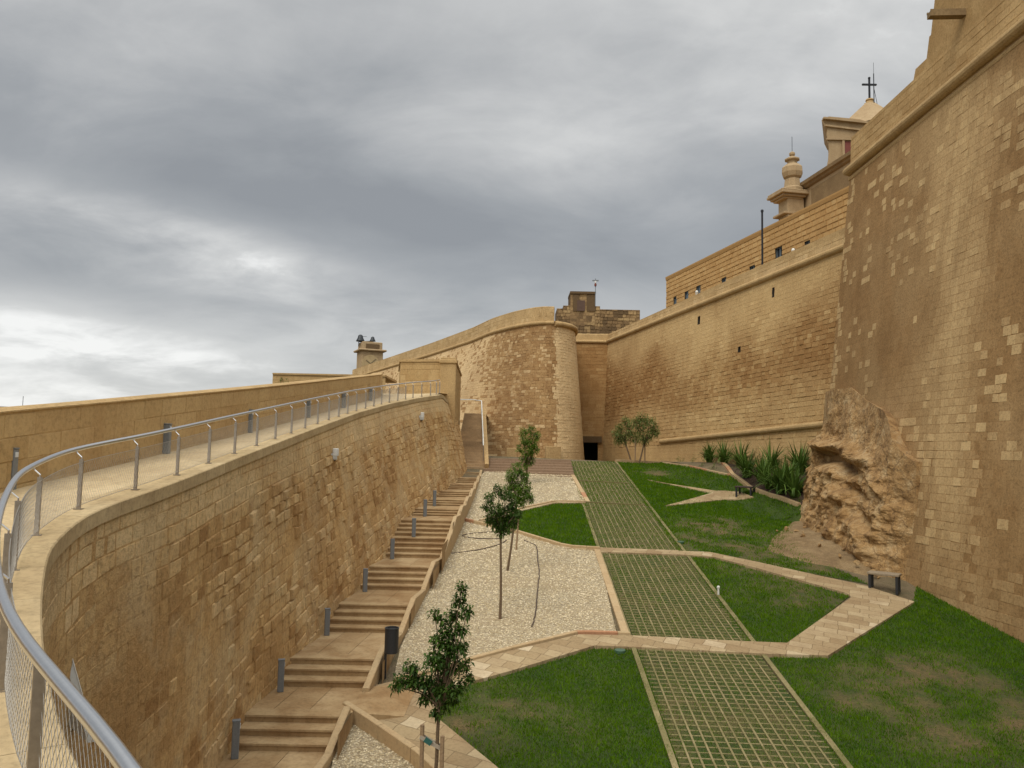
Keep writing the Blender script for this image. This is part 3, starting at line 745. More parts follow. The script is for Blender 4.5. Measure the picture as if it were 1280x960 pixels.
# wide low steps between the upper gravel bed and the bastion
def low_steps():
    a, b = lawn(607, 592), lawn(709, 590.5); c = lawn(708, 577)
    V, Fc, B = [], [], []; n = 7; y0 = min(a.y, b.y)-.1; z0 = ground_z(1, y0); z1 = at(660, 573.5, y0+4).z
    x0, x1 = a.x-.15, b.x+.3
    for i in range(n):
        za, zb = z0-.1+(z1-z0+.1)*i/n, z0-.1+(z1-z0+.1)*(i+1)/n; y = y0+i*.5; q = len(V)
        V += [(x0, y, za), (x1, y, za), (x1, y, zb), (x0, y, zb), (x1, y+.5, zb), (x0, y+.5, zb)]
        Fc += [(q, q+1, q+2, q+3), (q+3, q+2, q+4, q+5)]; B += [(.1, 0, 0), (.4+.6*random.random(), 0, 0)]
    tag(mesh('broad_steps', V, Fc, m_purp, blk=B), kind='structure')
low_steps()

# ================================================================== RAMP (left)
RC = ray(667, 450).z; RA = -1.75           # coping level along the ramp z = RA + RC y
def ramp_z(x, y): return RA+RC*max(y, -3)
def on_ramp(px, py, dz=0.0):
    d = ray(px, py); t = (RA+dz)/(d.z-RC); return d*t
INNER_PX = [(92,960),(73,903),(62,853),(53,807),(52,740),(62,682),(110,641),(140,630),(200,610),(250,591),(300,571),(350,552),(400,533),(450,515),(490,504),(525,497),(548,494)]
ip = [on_ramp(*p) for p in INNER_PX]
# beyond the picture the ramp swings round under the viewer; at its head the wall rounds off towards the upper steps
head = ip[-1]
nr = [on_ramp(x, y, dz=.66) for x, y in ((188, 960), (106, 880))]; nr = [(p.x+.17, p.y+.2) for p in nr]
RAMP = Path([(3.9, -4.5), (2.3, -1.6), (1.1, .15), (.15, 1.15)]+nr+[(p.x, p.y) for p in ip]+[(head.x+.1, head.y+1.8), (head.x+.02, head.y+4.2), (head.x-.1, head.y+12)], smooth_it=5)
# travel runs away from the viewer, so the garden is on the right-hand side
def batter(p):
    """the wall leans back more and more towards its head"""
    y = min(max(p.y, 5), 43); h_ = RA+RC*min(y, head.y+1)-(GA+GC*y-GB*4); return max(.005, (XL(y)-.05-p.x)/h_) if y > 14 else .005
def ramp_wall():
    root = empty('ramp_wall', (-5, 14, -5.5), 'weathered ochre block retaining wall curving up under the railed ramp', 'wall')
    BT = .21
    def surf(u, v):
        p = RAMP.at(u); n = RAMP.nrm(u, .4); zt = ramp_z(p.x, min(p.y, head.y+1))-.17
        q = p+n*(-v*batter(p)-.03); return Vector((q.x, q.y, zt+v))
    def info(u, v, p):
        f = fbm(p, .55); g = fbm(p+Vector((9, 3, 1)), 1.4)
        near = smooth(17, 9, p.y)
        if v > -.30: return (.78+.2*random.random(), .25, .18)                   # dressed courses under the coping
        if v > -.62: return (.7+.25*random.random(), .15*random.random(), .5)
        worn = f*.9+g*.5
        dp = max(.15, .9+1.3*random.random()*(.4+max(0, worn)))*(1-.6*near)*(1+.35*smooth(10, 15, p.y)*(1-.5*smooth(22, 32, p.y)))
        tone = .42+.38*f+.22*g+random.gauss(0, .17)
        if random.random() < .10: tone += .3
        if random.random() < .10: tone -= .3; dp *= .2
        er = fbm(p+Vector((3, 7, 4)), .8)+.5*near
        if er > .22: tone = .45+.3*f+random.gauss(0, .06); dp *= .25
        return (min(1, max(.02, tone)), .35 if random.random() < .05 else max(0, .5*f-.1)*random.random(), dp)
    masonry('masonry', surf, 0, RAMP.len, -5.6, 0, m_ramp, root,  .235, (.2, .46), .009, (.003, .030), .018, info, wave=.10, du=.35, dv=.45, bev=.022)
    # coping: single stones, flat top on the inner edge
    V, Fc, B = [], [], []; u = 0
    while u < RAMP.len-4:
        l = random.uniform(.7, .95); i0 = len(V)
        for uu in (u+.003, u+l/2, u+l-.003):
            p = RAMP.at(uu); n = RAMP.nrm(uu, .4); z = ramp_z(p.x, min(p.y, head.y+1))
            for o_, z_ in ((.0, -.17), (.0, -.012), (-.012, 0), (-.46, .0), (-.47, -.012), (-.47, -.3)):
                q = p+n*o_; V.append((q.x, q.y, z+z_))
        t = random.random()
        for a in range(2):
            for k in range(5): Fc.append((i0+a*6+k, i0+a*6+6+k, i0+a*6+7+k, i0+a*6+k+1)); B.append((t, 0, 0))
        Fc += [tuple(i0+k for k in range(6)), tuple(i0+12+5-k for k in range(6))]; B += [(t, 0, 0)]*2
        u += l
    mesh('coping', V, Fc, m_cope, root, blk=B)
ramp_wall()

PAR_PX = [(18,611),(133,585),(200,568),(307,542),(383,522),(430,509),(475,497)]
pp = [on_ramp(*p, dz=-.12) for p in PAR_PX]
PARA = Path([(-3.2, -5), (-4.6, -1), (-5.9, 3), (-6.55, 7)]+[(p.x, p.y) for p in pp]+[(pp[-1].x-.4, pp[-1].y+3)], smooth_it=6)
def ramp_floor():
    V, Fc, B = [], [], []; n = 120
    for i in range(n+1):
        t = i/n; a = RAMP.at(t*(RAMP.len-6.5)); a = a-RAMP.nrm(t*(RAMP.len-6.5), .4)*.44; 
        b = PARA.at(t*PARA.len)
        if i == n: b = Vector((-8.5, 45.5, 0)); a = Vector((-2.95, 45.5, 0))
        for s in np.linspace(0, 1, 6):
            p = a.lerp(b, float(s)); V.append((p.x, p.y, ramp_z(p.x, min(p.y, 43.5))-.12))
    for i in range(n):
        for k in range(5): Fc.append((i*6+k, i*6+k+1, i*6+7+k, i*6+6+k)); B.append((random.random(), .35, 0))
    tag(mesh('ramp', V, Fc, m_cope, blk=B), kind='structure')
ramp_floor()
def parapet():
    root = empty('parapet_wall', (-7, 16, -.5), 'long golden parapet wall on the outer side of the ramp', 'wall')
    H = 1.04
    def zt(p): return ramp_z(p.x, p.y)-.12+H
    def surf(u, v):
        p = PARA.at(u); return Vector((p.x, p.y, zt(p)+v))
    def info(u, v, p):
        f = fbm(p, .7); return (min(1, max(0, .5+.5*f+random.gauss(0, .12))), .2*random.random()*(v > -.25), .4)
    masonry('masonry', surf, 0, PARA.len, -1.35, 0, m_para, root, .34, (.5, 1.0), .008, (.004, .02), .008, info, du=.5)
    m_ = MB(); path = [Vector((PARA.at(u).x, PARA.at(u).y, zt(PARA.at(u)))) for u in np.linspace(0, PARA.len, 60)]
    m_.sweep(path, [(.02, -.0), (.02, .02), (-.1, .05), (-.45, .03), (-.45, -3.5), (-.06, -3.5), (-.06, -.05)])
    o = m_.build('coping', m_trim, root)
parapet()

# handrail
def railing():
    u_end = RAMP.len-9.2; root = empty('railing', (-5.3, 12, -.5), 'curving steel handrail with posts and wire mesh along the ramp', 'railing')
    # posts stand on the inner half of the coping, their arms reach back to the tube
    rail = []
    us = np.linspace(2.0, u_end, 220)
    for u in us:
        p = RAMP.at(u)-RAMP.nrm(u, .6)*.28; rail.append(Vector((p.x, p.y, ramp_z(p.x, p.y)+.66)))
    m_ = MB(); m_.tube(rail, .025, 12); m_.build('handrail', m_steel, root, smooth_f=True)
    u = 2.6; posts = []
    while u < u_end-.1:
        p = RAMP.at(u); n = RAMP.nrm(u, .4); p = p-n*.22; z = ramp_z(p.x, p.y); d = Vector((-n.y, n.x, 0))
        m_ = MB(); m_.box((p.x, p.y, z+.275), (.044, .014, .55), math.atan2(n.y, n.x)); m_.box((p.x, p.y, z+.006), (.09, .06, .012), math.atan2(n.y, n.x))
        po = m_.build('post', m_post, root)
        m_ = MB(); a = p+Vector((0, 0, z+.54)); b = p-n*.06+Vector((0, 0, z+.64)); m_.tube([a, a+Vector((0, 0, .03)), b-n*-.012-Vector((0,0,.025)), b], .008, 6); m_.build('arm', m_steel, po)
        posts.append((p.copy(), z)); u += 1.28 if u > 6 else 1.1
    # wire net between the posts: two families of inclined ropes
    V, Fc = [], []; du = .05; k0, k1 = .05, .52; sl_ = .30
    def npt(u, h):
        p = RAMP.at(u)-RAMP.nrm(u, .4)*.205; return Vector((p.x, p.y, ramp_z(p.x, p.y)+h))
    u = 2.4
    while u < min(u_end-.4, 40):
        for s in (1, -1):
            ps = [npt(u+(s*sl_)*(t-.5), k0+(k1-k0)*t) for t in (0, .5, 1)]; n = RAMP.nrm(u, .4); r = .0013
            tang = Vector((-n.y, n.x, 0)); i0 = len(V)
            for p in ps: V += [p+tang*r, p-tang*r*.5+n*r, p-tang*r*.5-n*r]
            for a in range(2):
                for q in range(3): Fc.append((i0+a*3+q, i0+a*3+(q+1) % 3, i0+a*3+3+(q+1) % 3, i0+a*3+3+q))
        u += du
    o = quick_mesh('wire_mesh', V, Fc, m_wire, root, n=4)
    m_ = MB(); uu = np.linspace(2.4, u_end-.4, 160)
    for h in (k0, k1): m_.tube([npt(u, h) for u in uu], .003, 5)
    m_.build('edge_rope', m_wire, root)
railing()

# lights standing against the parapet
ORD = ['first', 'second', 'third', 'fourth', 'fifth', 'sixth', 'seventh', 'eighth', 'ninth', 'tenth', 'eleventh', 'twelfth']
def light_column(p, z, w_, h, ang, name, label, group, cat='light'):
    root = empty(name, (p.x, p.y, z), label, cat, group)
    m_ = MB(); m_.box((p.x, p.y, z+h/2), (w_, w_*.8, h), ang, .008); m_.build('housing', m_grey, root)
    n = Vector((math.cos(ang), math.sin(ang), 0)); q = p+n*(w_/2+.002)
    m_ = MB(); m_.box((q.x, q.y, z+h*.86), (.012, w_*.5, h*.13), ang, .003); m_.build('lens', m_lens, root)
    m_ = MB(); m_.box((p.x, p.y, z+h+.008), (w_+.012, w_*.8+.012, .016), ang, .004); m_.build('cap', m_dark if h > 1.5 else m_grey, root)
for i, (x, y) in enumerate([(7,612),(204,567),(309,541),(383,522),(428,510),(462,501)]):
    p = on_ramp(x, y, dz=-.12); d = ray(x, y)
    light_column(p+Vector((.05, 0, 0)), p.z, .13, .54, 0.0, 'parapet_light', f'grey light column against the ramp parapet, {ORD[i]} from the near end', 'light columns along the ramp parapet')
# bollard lights along the wall side of the stairs
BOL = [(275,962),(350,873),(408,804),(456,740),(490,699),(517,669),(531,648),(543,630)]
for i, (x, y) in enumerate(BOL):
    d = ray(x, y)
    if i < len(ST): 
        zz = ST[i][1] if i else ST[0][1]
    else: zz = lawn(x, y).z
    Yb, zb = (ST[i][0], ST[i][1]) if i < len(ST) else (lawn(x, y).y, zz)
    p = Vector((XL(Yb)+.12, Yb-.35, zb)); pxl = lawn(x, y); p.x = d.x*p.y if abs(d.x*p.y-p.x) < .5 else p.x
    if i == 0: p.x = max(p.x, -4.42)
    light_column(p, zb, .12, .60, 0.3, 'bollard_light', f'grey bollard light at the wall foot beside the {ORD[i]} stone flight from the bottom', 'bollard lights beside the stairs')

# floodlights on the ramp wall
def floodlight(x, y, Y, sc, label, big=False):
    p = at(x, y, Y); root = empty('floodlight', p, label, 'floodlight', 'floodlights on the ramp wall')
    m_ = MB(); m_.box(p+Vector((-.04, 0, -.02)), (.22*sc, .3*sc, .17*sc), .25, .02); m_.build('housing', m_lamp, root)
    for s in (-1, 1):
        m_ = MB(); m_.box(p+Vector((.03, s*.085*sc, .10*sc)), (.12*sc, .11*sc, .2*sc), .25, .015); m_.build('lamp_head', m_white, root)
    m_ = MB(); m_.box(p+Vector((-.12*sc, 0, -.11*sc)), (.3*sc, .2*sc, .03), .25); m_.build('bracket', m_dark, root)
def wall_hit(x, y):
    """where the sight line meets the ramp wall face"""
    d = ray(x, y); best = None
    for i in range(900):
        Y = 3+i*.06; q = d*Y
        u = min((abs(RAMP.at(uu).y-q.y)+abs(RAMP.at(uu).x-q.x), uu) for uu in np.linspace(2, RAMP.len-4, 90))[1]
        p = RAMP.at(u); n = RAMP.nrm(u, .4); v = q.z-(ramp_z(p.x, p.y)-.17)
        s = (Vector((q.x, q.y, 0))-p).dot(n)-(-v*batter(p))
        if s < 0 and v < .2: return Y
    return 15
floodlight(418, 570, wall_hit(418, 570)-.1, 1.0, 'white twin floodlight on the middle of the ramp wall')
floodlight(527, 522, wall_hit(527, 522)-.1, 1.1, 'pale floodlight high on the far end of the ramp wall')
def near_lamp():
    """floodlight seen edge on, mostly behind the near handrail"""
    Y = wall_hit(95, 900)-.12; a = at(84, 802, Y-.05); root = empty('wedge_lamp', a, 'pale grey wedge shaped lamp on the wall behind the near handrail', 'floodlight')
    b = at(107, 885, Y-.05); c = at(80, 871, Y+.02); b2 = b+(b-a)*.5; c2 = c+(c-a)*.3
    m_ = MB(); m_.prism([a, b2, c2, c], Vector((-.05, -.04, 0))); m_.build('shade', m_lamp, root)
    m_ = MB(); m_.tube([a+Vector((.004, 0, 0)), b2+Vector((.004, 0, 0))], .006, 6); m_.build('rim', m_white, root)
    m_ = MB(); q = (b2+c2)/2; m_.box(q+Vector((-.14, .05, -.02)), (.3, .06, .05), .4); m_.build('bracket', m_dark, root)
near_lamp()

# ================================================================== UPPER STEPS, GATE BLOCK, BASTION
def upper_steps():
    V, Fc, B = [], [], []; n = 22; y0 = ST[-1][2]+1.4; z0 = ground_z(-2, y0)-.05; y1, z1 = 53.0, at(590, 517, 53.0).z
    for i in range(n):
        ya, yb = y0+(y1-y0)*i/n, y0+(y1-y0)*(i+1)/n; za, zb = z0+(z1-z0)*i/n, z0+(z1-z0)*(i+1)/n; q = len(V)
        xl = lambda y: -3.1; xr = lambda y: at(606, 590, y0).x+(at(603, 517, y1).x-at(606, 590, y0).x)*(y-y0)/(y1-y0)
        V += [(xl(ya), ya, za), (xr(ya), ya, za), (xr(ya), ya, zb), (xl(ya), ya, zb), (xr(yb), yb, zb), (xl(yb), yb, zb), (xr(yb), yb, -2), (xr(ya), ya, -2)]
        Fc += [(q, q+1, q+2, q+3), (q+3, q+2, q+4, q+5), (q+2, q+1, q+7, q+6), (q+2, q+6, q+4)]; B += [(.35+.25*random.random(), 0, 0), (.7+.3*random.random(), .3, 0), (.3, 0, 0), (.3, 0, 0)]
    q = len(V); V += [(-3.1, y1, z1), (-1.7, y1, z1), (-1.7, y1+9, z1), (-3.1, y1+9, z1)]; Fc.append((q, q+1, q+2, q+3)); B.append((.6, .2, 0))
    tag(mesh('upper_stairway', V, Fc, m_purp2, blk=B), kind='structure')
    xr = lambda y: at(606, 590, y0).x+(at(603, 517, y1).x-at(606, 590, y0).x)*(y-y0)/(y1-y0)
    m_ = MB(); P = [Vector((xr(y)+.1, y, z0+(z1-z0)*(y-y0)/(y1-y0)+.14)) for y in (y0, y1)]
    m_.bar(P[0], P[1], .22, .4); tag(m_.build('kerb', m_trim), kind='structure')
    # white handrail beside them
    root = empty('stair_handrail', (xr(y0), y0, z0), 'white tubular handrail beside the steep upper steps', 'handrail')
    yA = y0+1.0
    hz = lambda y: z0+(z1-z0)*(y-y0)/(y1-y0)+.95
    pts = [(xr(y)-.08, y, hz(y)) for y in np.linspace(yA, y1-.3, 8)]
    pts += [at(590, 499.5, y1+.6), at(586, 499.5, y1+1.2), at(573, 499.5, y1+2.5)]
    m_ = MB(); m_.tube(pts, .035, 8); m_.build('rail', m_white, root, smooth_f=True)
    for y in np.linspace(yA, y1-.3, 4):
        m_ = MB(); m_.tube([(xr(y)-.08, y, hz(y)-1.0), (xr(y)-.08, y, hz(y))], .022, 6); m_.build('post', m_post, root)
m_purp2 = stone('upper_step_stone', [(.17,.125,.08), (.33,.25,.16), (.42,.325,.21)], (.4,.31,.2), .35, (.13,.095,.06), .9, .25, .4, .015)
upper_steps()

def gate_block():
    root = empty('gate_block', (-5, 53, 0), 'square golden stone block wall closing the head of the ramp', 'wall')
    a, b = at(501, 448, 44.6), at(569, 452, 44.0); zt = (a.z+b.z)/2-.1
    path = Path([(a.x-.9, a.y+6), (a.x, a.y), (b.x, b.y), (b.x-.25, b.y+9)])
    def surf(u, v): p = path.at(u); return Vector((p.x, p.y, zt+v))
    def info(u, v, p):
        f = fbm(p, .5); return (min(1, max(0, .45+.5*f+random.gauss(0, .1))), .5*(random.random() < .08), .5)
    for s0, s1 in zip(path.L, path.L[1:]):
        masonry('masonry', lambda u, v, s0=s0: surf(min(max(u, s0), s0+50) if True else u, v), s0, s1, -7.5, 0, m_para, root, .3, (.4, .8), .01, (.005, .03), .01, info)
    m_ = MB(); P = [Vector((p.x, p.y, zt)) for p in path.p]
    m_.sweep(P, [(.07, 0), (.07, .13), (-.5, .16), (-.5, 0)]); m_.build('cap_stone', m_trim, root)
    # pier at the stair side
    m_ = MB(); c = at(561, 452, 43.9); m_.box((c.x, c.y, c.z-3.1), (.85, .5, 6.6), 0, .02); m_.build('pier', m_trim, root)
    m_ = MB(); m_.box((c.x, c.y, c.z-.02), (1.0, .66, .2), 0, .03); m_.build('pier_cap', m_trim, root)
gate_block()

ZC = 8.8       # cordon level of the old works
def cordon(root, pts, z, r=.17, par_h=.95, par_out=-.02, mat=None, par=True, drop=.5):
    """round stone cord with the parapet above it; the outside is on the right of travel"""
    m_ = MB(); P = [Vector((p[0], p[1], z)) for p in pts]
    m_.sweep(P, [(.02, -r)]+[(.02+r*1.15*math.sin(a), -r*math.cos(a)) for a in np.linspace(.35, math.pi-.35, 6)]+[(.02, r), (-.3, r), (-.3, -r)])
    m_.build('cordon', m_trim, root)
    if par:
        m_ = MB(); m_.sweep(P, [(par_out, r-.01), (par_out-.05, par_h), (par_out-.18, par_h+.06), (par_out-.75, par_h+.02), (par_out-.75, -drop)])
        m_.build('parapet', mat or m_trim, root)
def parapet_face(root, path, u0, u1, z, v0, v1, out=.0, mat=None, flip=1):
    def surf(u, v): p = path.at(u); n = path.nrm(u, .4); zz = z(u) if callable(z) else z; q = p+n*(out-.03*v); return Vector((q.x, q.y, zz+v))
    masonry('parapet_blocks', surf, u0, u1, v0, v1, mat or m_trim, root, .3, (.45, .9), .010, (.004, .018), .012, lambda u, v, p: (min(1, max(0, .5+.6*fbm(p, .7)+random.gauss(0, .22))), .35*random.random()*(random.random() < .3), .8), bed=.25, du=.4)
def bastion():
    root = empty('bastion', (1, 58, -1), 'rounded stone bastion with sloping walls beyond the top of the steps', 'bastion')
    ear = [pz(690, 403), pz(704, 408), pz(713, 411), pz(718, 413)]
    left = [pz(440, 473), pz(480, 461), pz(540, 443), pz(590, 426.5), pz(615, 416), pz(640, 409), pz(668, 404)]
    e0 = ear[0]
    pts = [(p.x, p.y) for p in left]+[(e0.x, e0.y), (e0.x+1.05, e0.y+.75), (e0.x+1.75, e0.y+2.2), (e0.x+1.95, e0.y+4.2), (e0.x+1.9, e0.y+9)]
    path = Path(pts, smooth_it=10); BT = .085
    u_nose = min((abs(path.at(u).x-e0.x)+abs(path.at(u).y-e0.y), u) for u in np.linspace(0, path.len, 400))[1]
    def surf(u, v):
        p = path.at(u); n = path.nrm(u, .8); q = p+n*(-v*(BT+.26*smooth(u_nose-3.5, u_nose-9, u))); return Vector((q.x, q.y, ZC+v))
    def info(u, v, p):
        f = fbm(p, .28); g = fbm(p+Vector((4, 8, 2)), .9); s = u-u_nose
        if s > .25: return (.85+.08*random.random(), .86+.08*random.random(), 1.3)                       # dressed rounded ear
        flank_pale = smooth(-3.6, -8.0, s+2.2*f+1.2*g)                                 # paler, smoother blocks on the left flank, fewer towards the nose
        if random.random() < flank_pale*.8: return (.62+.25*f+random.gauss(0, .08), .4+.3*flank_pale+.2*f+.1*random.random(), .35)
        pale = .15*random.random()
        if random.random() < .13+.3*max(0, g): pale = random.uniform(.35, .8)
        return (min(1, max(.02, .38+.4*f+.2*g+random.gauss(0, .16))), pale, .5+1.2*random.random())
    masonry('masonry', surf, 0, path.len, -11.5, 0, m_bast, root, .205, (.2, .5), .008, (.003, .020), .016, info, wave=.08, bed=None, du=.3, dv=.7)
    c_pts = [path.at(u) for u in np.linspace(0, u_nose+.2, 70)]
    cordon(root, [(p.x, p.y) for p in c_pts], ZC, .15, 1.15)
    parapet_face(root, path, 0, u_nose+.2, ZC, .14, 1.15)
    e_pts = [path.at(u) for u in np.linspace(u_nose+.25, path.len, 24)]
    cordon(root, [(p.x, p.y) for p in e_pts], ZC-.05, .2, par=False)
    m_ = MB(); poly = [Vector((p.x, p.y, ZC+.12)) for p in e_pts]+[Vector((e_pts[0].x-1.5, e_pts[-1].y, ZC+.12))]
    m_.prism(poly, (0, 0, -.2)); m_.build('top', m_trim, root)
    # plinth blocks at the foot
    for (x0, y0, x1, y1) in ((633, 560, 646, 573), (682, 558, 701, 573)):
        a, b = at(x0, y1+1, 53.6), at(x1, y0, 53.6); m_ = MB(); m_.box(((a.x+b.x)/2, 54.0, (a.z+b.z)/2-.3), (b.x-a.x, 1.2, b.z-a.z+.6), 0, .03); m_.build('plinth_block', m_trim, root)
    return path.at(u_nose+3)
ear_pt = bastion()

def flank():
    root = empty('flank_wall', (6, 61, -1), 'recessed flank wall in shade with the tunnel doorway at its foot', 'wall')
    a, b = pz(711, 426.5), CX; d = (Vector((b.x-a.x, b.y-a.y, 0))).normalized()
    path = Path([(a.x-d.x*1.5, a.y-d.y*1.5), (b.x+.5*d.x, b.y+.5*d.y)]); BT = .03
    def surf(u, v): p = path.at(u); n = path.nrm(u); q = p-n*(v*BT); return Vector((q.x, q.y, ZC+v))
    def uv(px, py):
        dd = ray(px, py); A, Bq = path.p[0], path.p[1]; e = Bq-A
        t = (A.x*e.y-A.y*e.x)/(dd.x*e.y-1*e.x); P = dd*t; return ((P-A).dot(e.normalized()), P.z-ZC)
    u0, v1 = uv(729, 553); u1, v0 = uv(747, 580); H = (u0, u1, v0-1.2, v1)
    def info(u, v, p):
        f = fbm(p, .3); return (min(1, max(.02, .35+.4*f+random.gauss(0, .1))), .25*(random.random() < .1), .5)
    masonry('masonry', surf, 0, path.len, -11, 0, m_curt, root, .27, (.35, .7), .012, (.006, .035), .012, info, holes=[H])
    recess(root, surf, H, 5, m_void, 'tunnel_mouth')
    m_ = MB()
    P = [surf(H[0]-.3, H[3]), surf(H[1]+.3, H[3])]; n = path.nrm(0); m_.bar(P[0]+n*.06+Vector((0,0,.25)), P[1]+n*.06+Vector((0,0,.25)), .3, .5); m_.build('lintel', m_ruin, root)
    cordon(root, [(p.x, p.y) for p in path.p], ZC-.02, .14, .62)
flank()

def curtain():
    root = empty('curtain_wall', (11, 48, -1), 'tall pale curtain wall rising behind the spiky plants and rear bench', 'wall')
    a = Vector((CX.x, CX.y, 0)); b = Vector((C1.x, C1.y, 0)); d = (b-a).normalized()
    path = Path([a-d*.2, b+d*3.0]); BT = .045; z0, z1 = CX.z, C1.z
    zt = lambda u: z0+(z1-z0)*u/path.len
    def surf(u, v): p = path.at(u); n = path.nrm(u); q = p-n*(v*BT); return Vector((q.x, q.y, zt(u)+v))
    def uv(px, py):
        dd = ray(px, py); A = path.p[0]; e = path.p[1]-A; t = (A.x*e.y-A.y*e.x)/(dd.x*e.y-e.x); P = dd*t
        u = (P-A).dot(e.normalized()); return u, P.z-zt(u)
    holes = []
    for (x0, y0, x1, y1) in ((966, 360, 969, 371), (873, 396, 876, 405), (925.5, 434, 929, 440)):
        ua, va = uv(x0, y0); ub, vb = uv(x1, y1); holes.append((ua, ub, min(va, vb), max(va, vb)))
    def info(u, v, p):
        f = fbm(p, .22); g = fbm(p+Vector((7, 1, 5)), .8); top = smooth(-4.2, -.8, v+1.6*f+1.2*smooth(14, 24, u)*0); low = smooth(-5.4, -7.2, v+1.3*f)
        if v < -8.75: return (.75+.25*random.random(), .5, .35)
        pale = .8*top+.42*low+(.55*random.random() if random.random() < .11+.12*max(0, g) else 0)
        return (min(1, max(.02, .36+.38*f+.2*g+.3*low+random.gauss(0, .15))), min(.95, max(0, pale)), .25+(1-top)*(.4+.9*random.random()))
    masonry('masonry', surf, 0, path.len, -11.5, 0, m_curt, root, .235, (.22, .55), .010, (.004, .03), .016, info, holes=holes, bed=None, du=.7)
    for H in holes: recess(root, surf, H, .6, m_void, 'loophole')
    parapet_face(root, path, 0, path.len, lambda u: zt(u), .15, .62); sl_cordon(root, [Vector((path.at(u).x, path.at(u).y, zt(u))) for u in (0, path.len)])
    # torus moulding near the foot
    A, Bq = uv(833, 552), uv(1036, 531); m_ = MB()
    P = [surf(A[0], A[1]), surf(Bq[0], Bq[1]), surf(Bq[0]+2, Bq[1]+.1)]
    m_.sweep(P, [(.02, -.16)]+[(.03+.17*math.sin(t), -.16*math.cos(t)) for t in np.linspace(.3, math.pi-.3, 6)]+[(.02, .16), (-.2, .16), (-.2, -.16)]); m_.build('base_moulding', m_trim, root)
    return path
def sl_cordon(root, P):
    m_ = MB(); r = .17
    m_.sweep(P, [(.02, -r)]+[(.02+r*1.15*math.sin(a), -r*math.cos(a)) for a in np.linspace(.35, math.pi-.35, 6)]+[(.02, r), (-.3, r), (-.3, -r)]); m_.build('cordon', m_trim, root)
    m_ = MB(); a, b = P; d = (b-a); d.z = 0; d.normalize(); n = Vector((d.y, -d.x, 0)); vs_ = []
    for p, h in ((a, .62), (b, .98)):
        for o_, z_ in ((-.02, r-.01), (-.05, h), (-.2, h+.06), (-.8, h+.02), (-.8, -.5)): vs_.append(p+n*o_+Vector((0, 0, z_)))
    m_.add(vs_, [(j, 5+j, 5+(j+1) % 5, (j+1) % 5) for j in range(5)]+[(0, 1, 2, 3, 4), (9, 8, 7, 6, 5)]); m_.build('parapet', m_trim, root)
CURT = curtain()

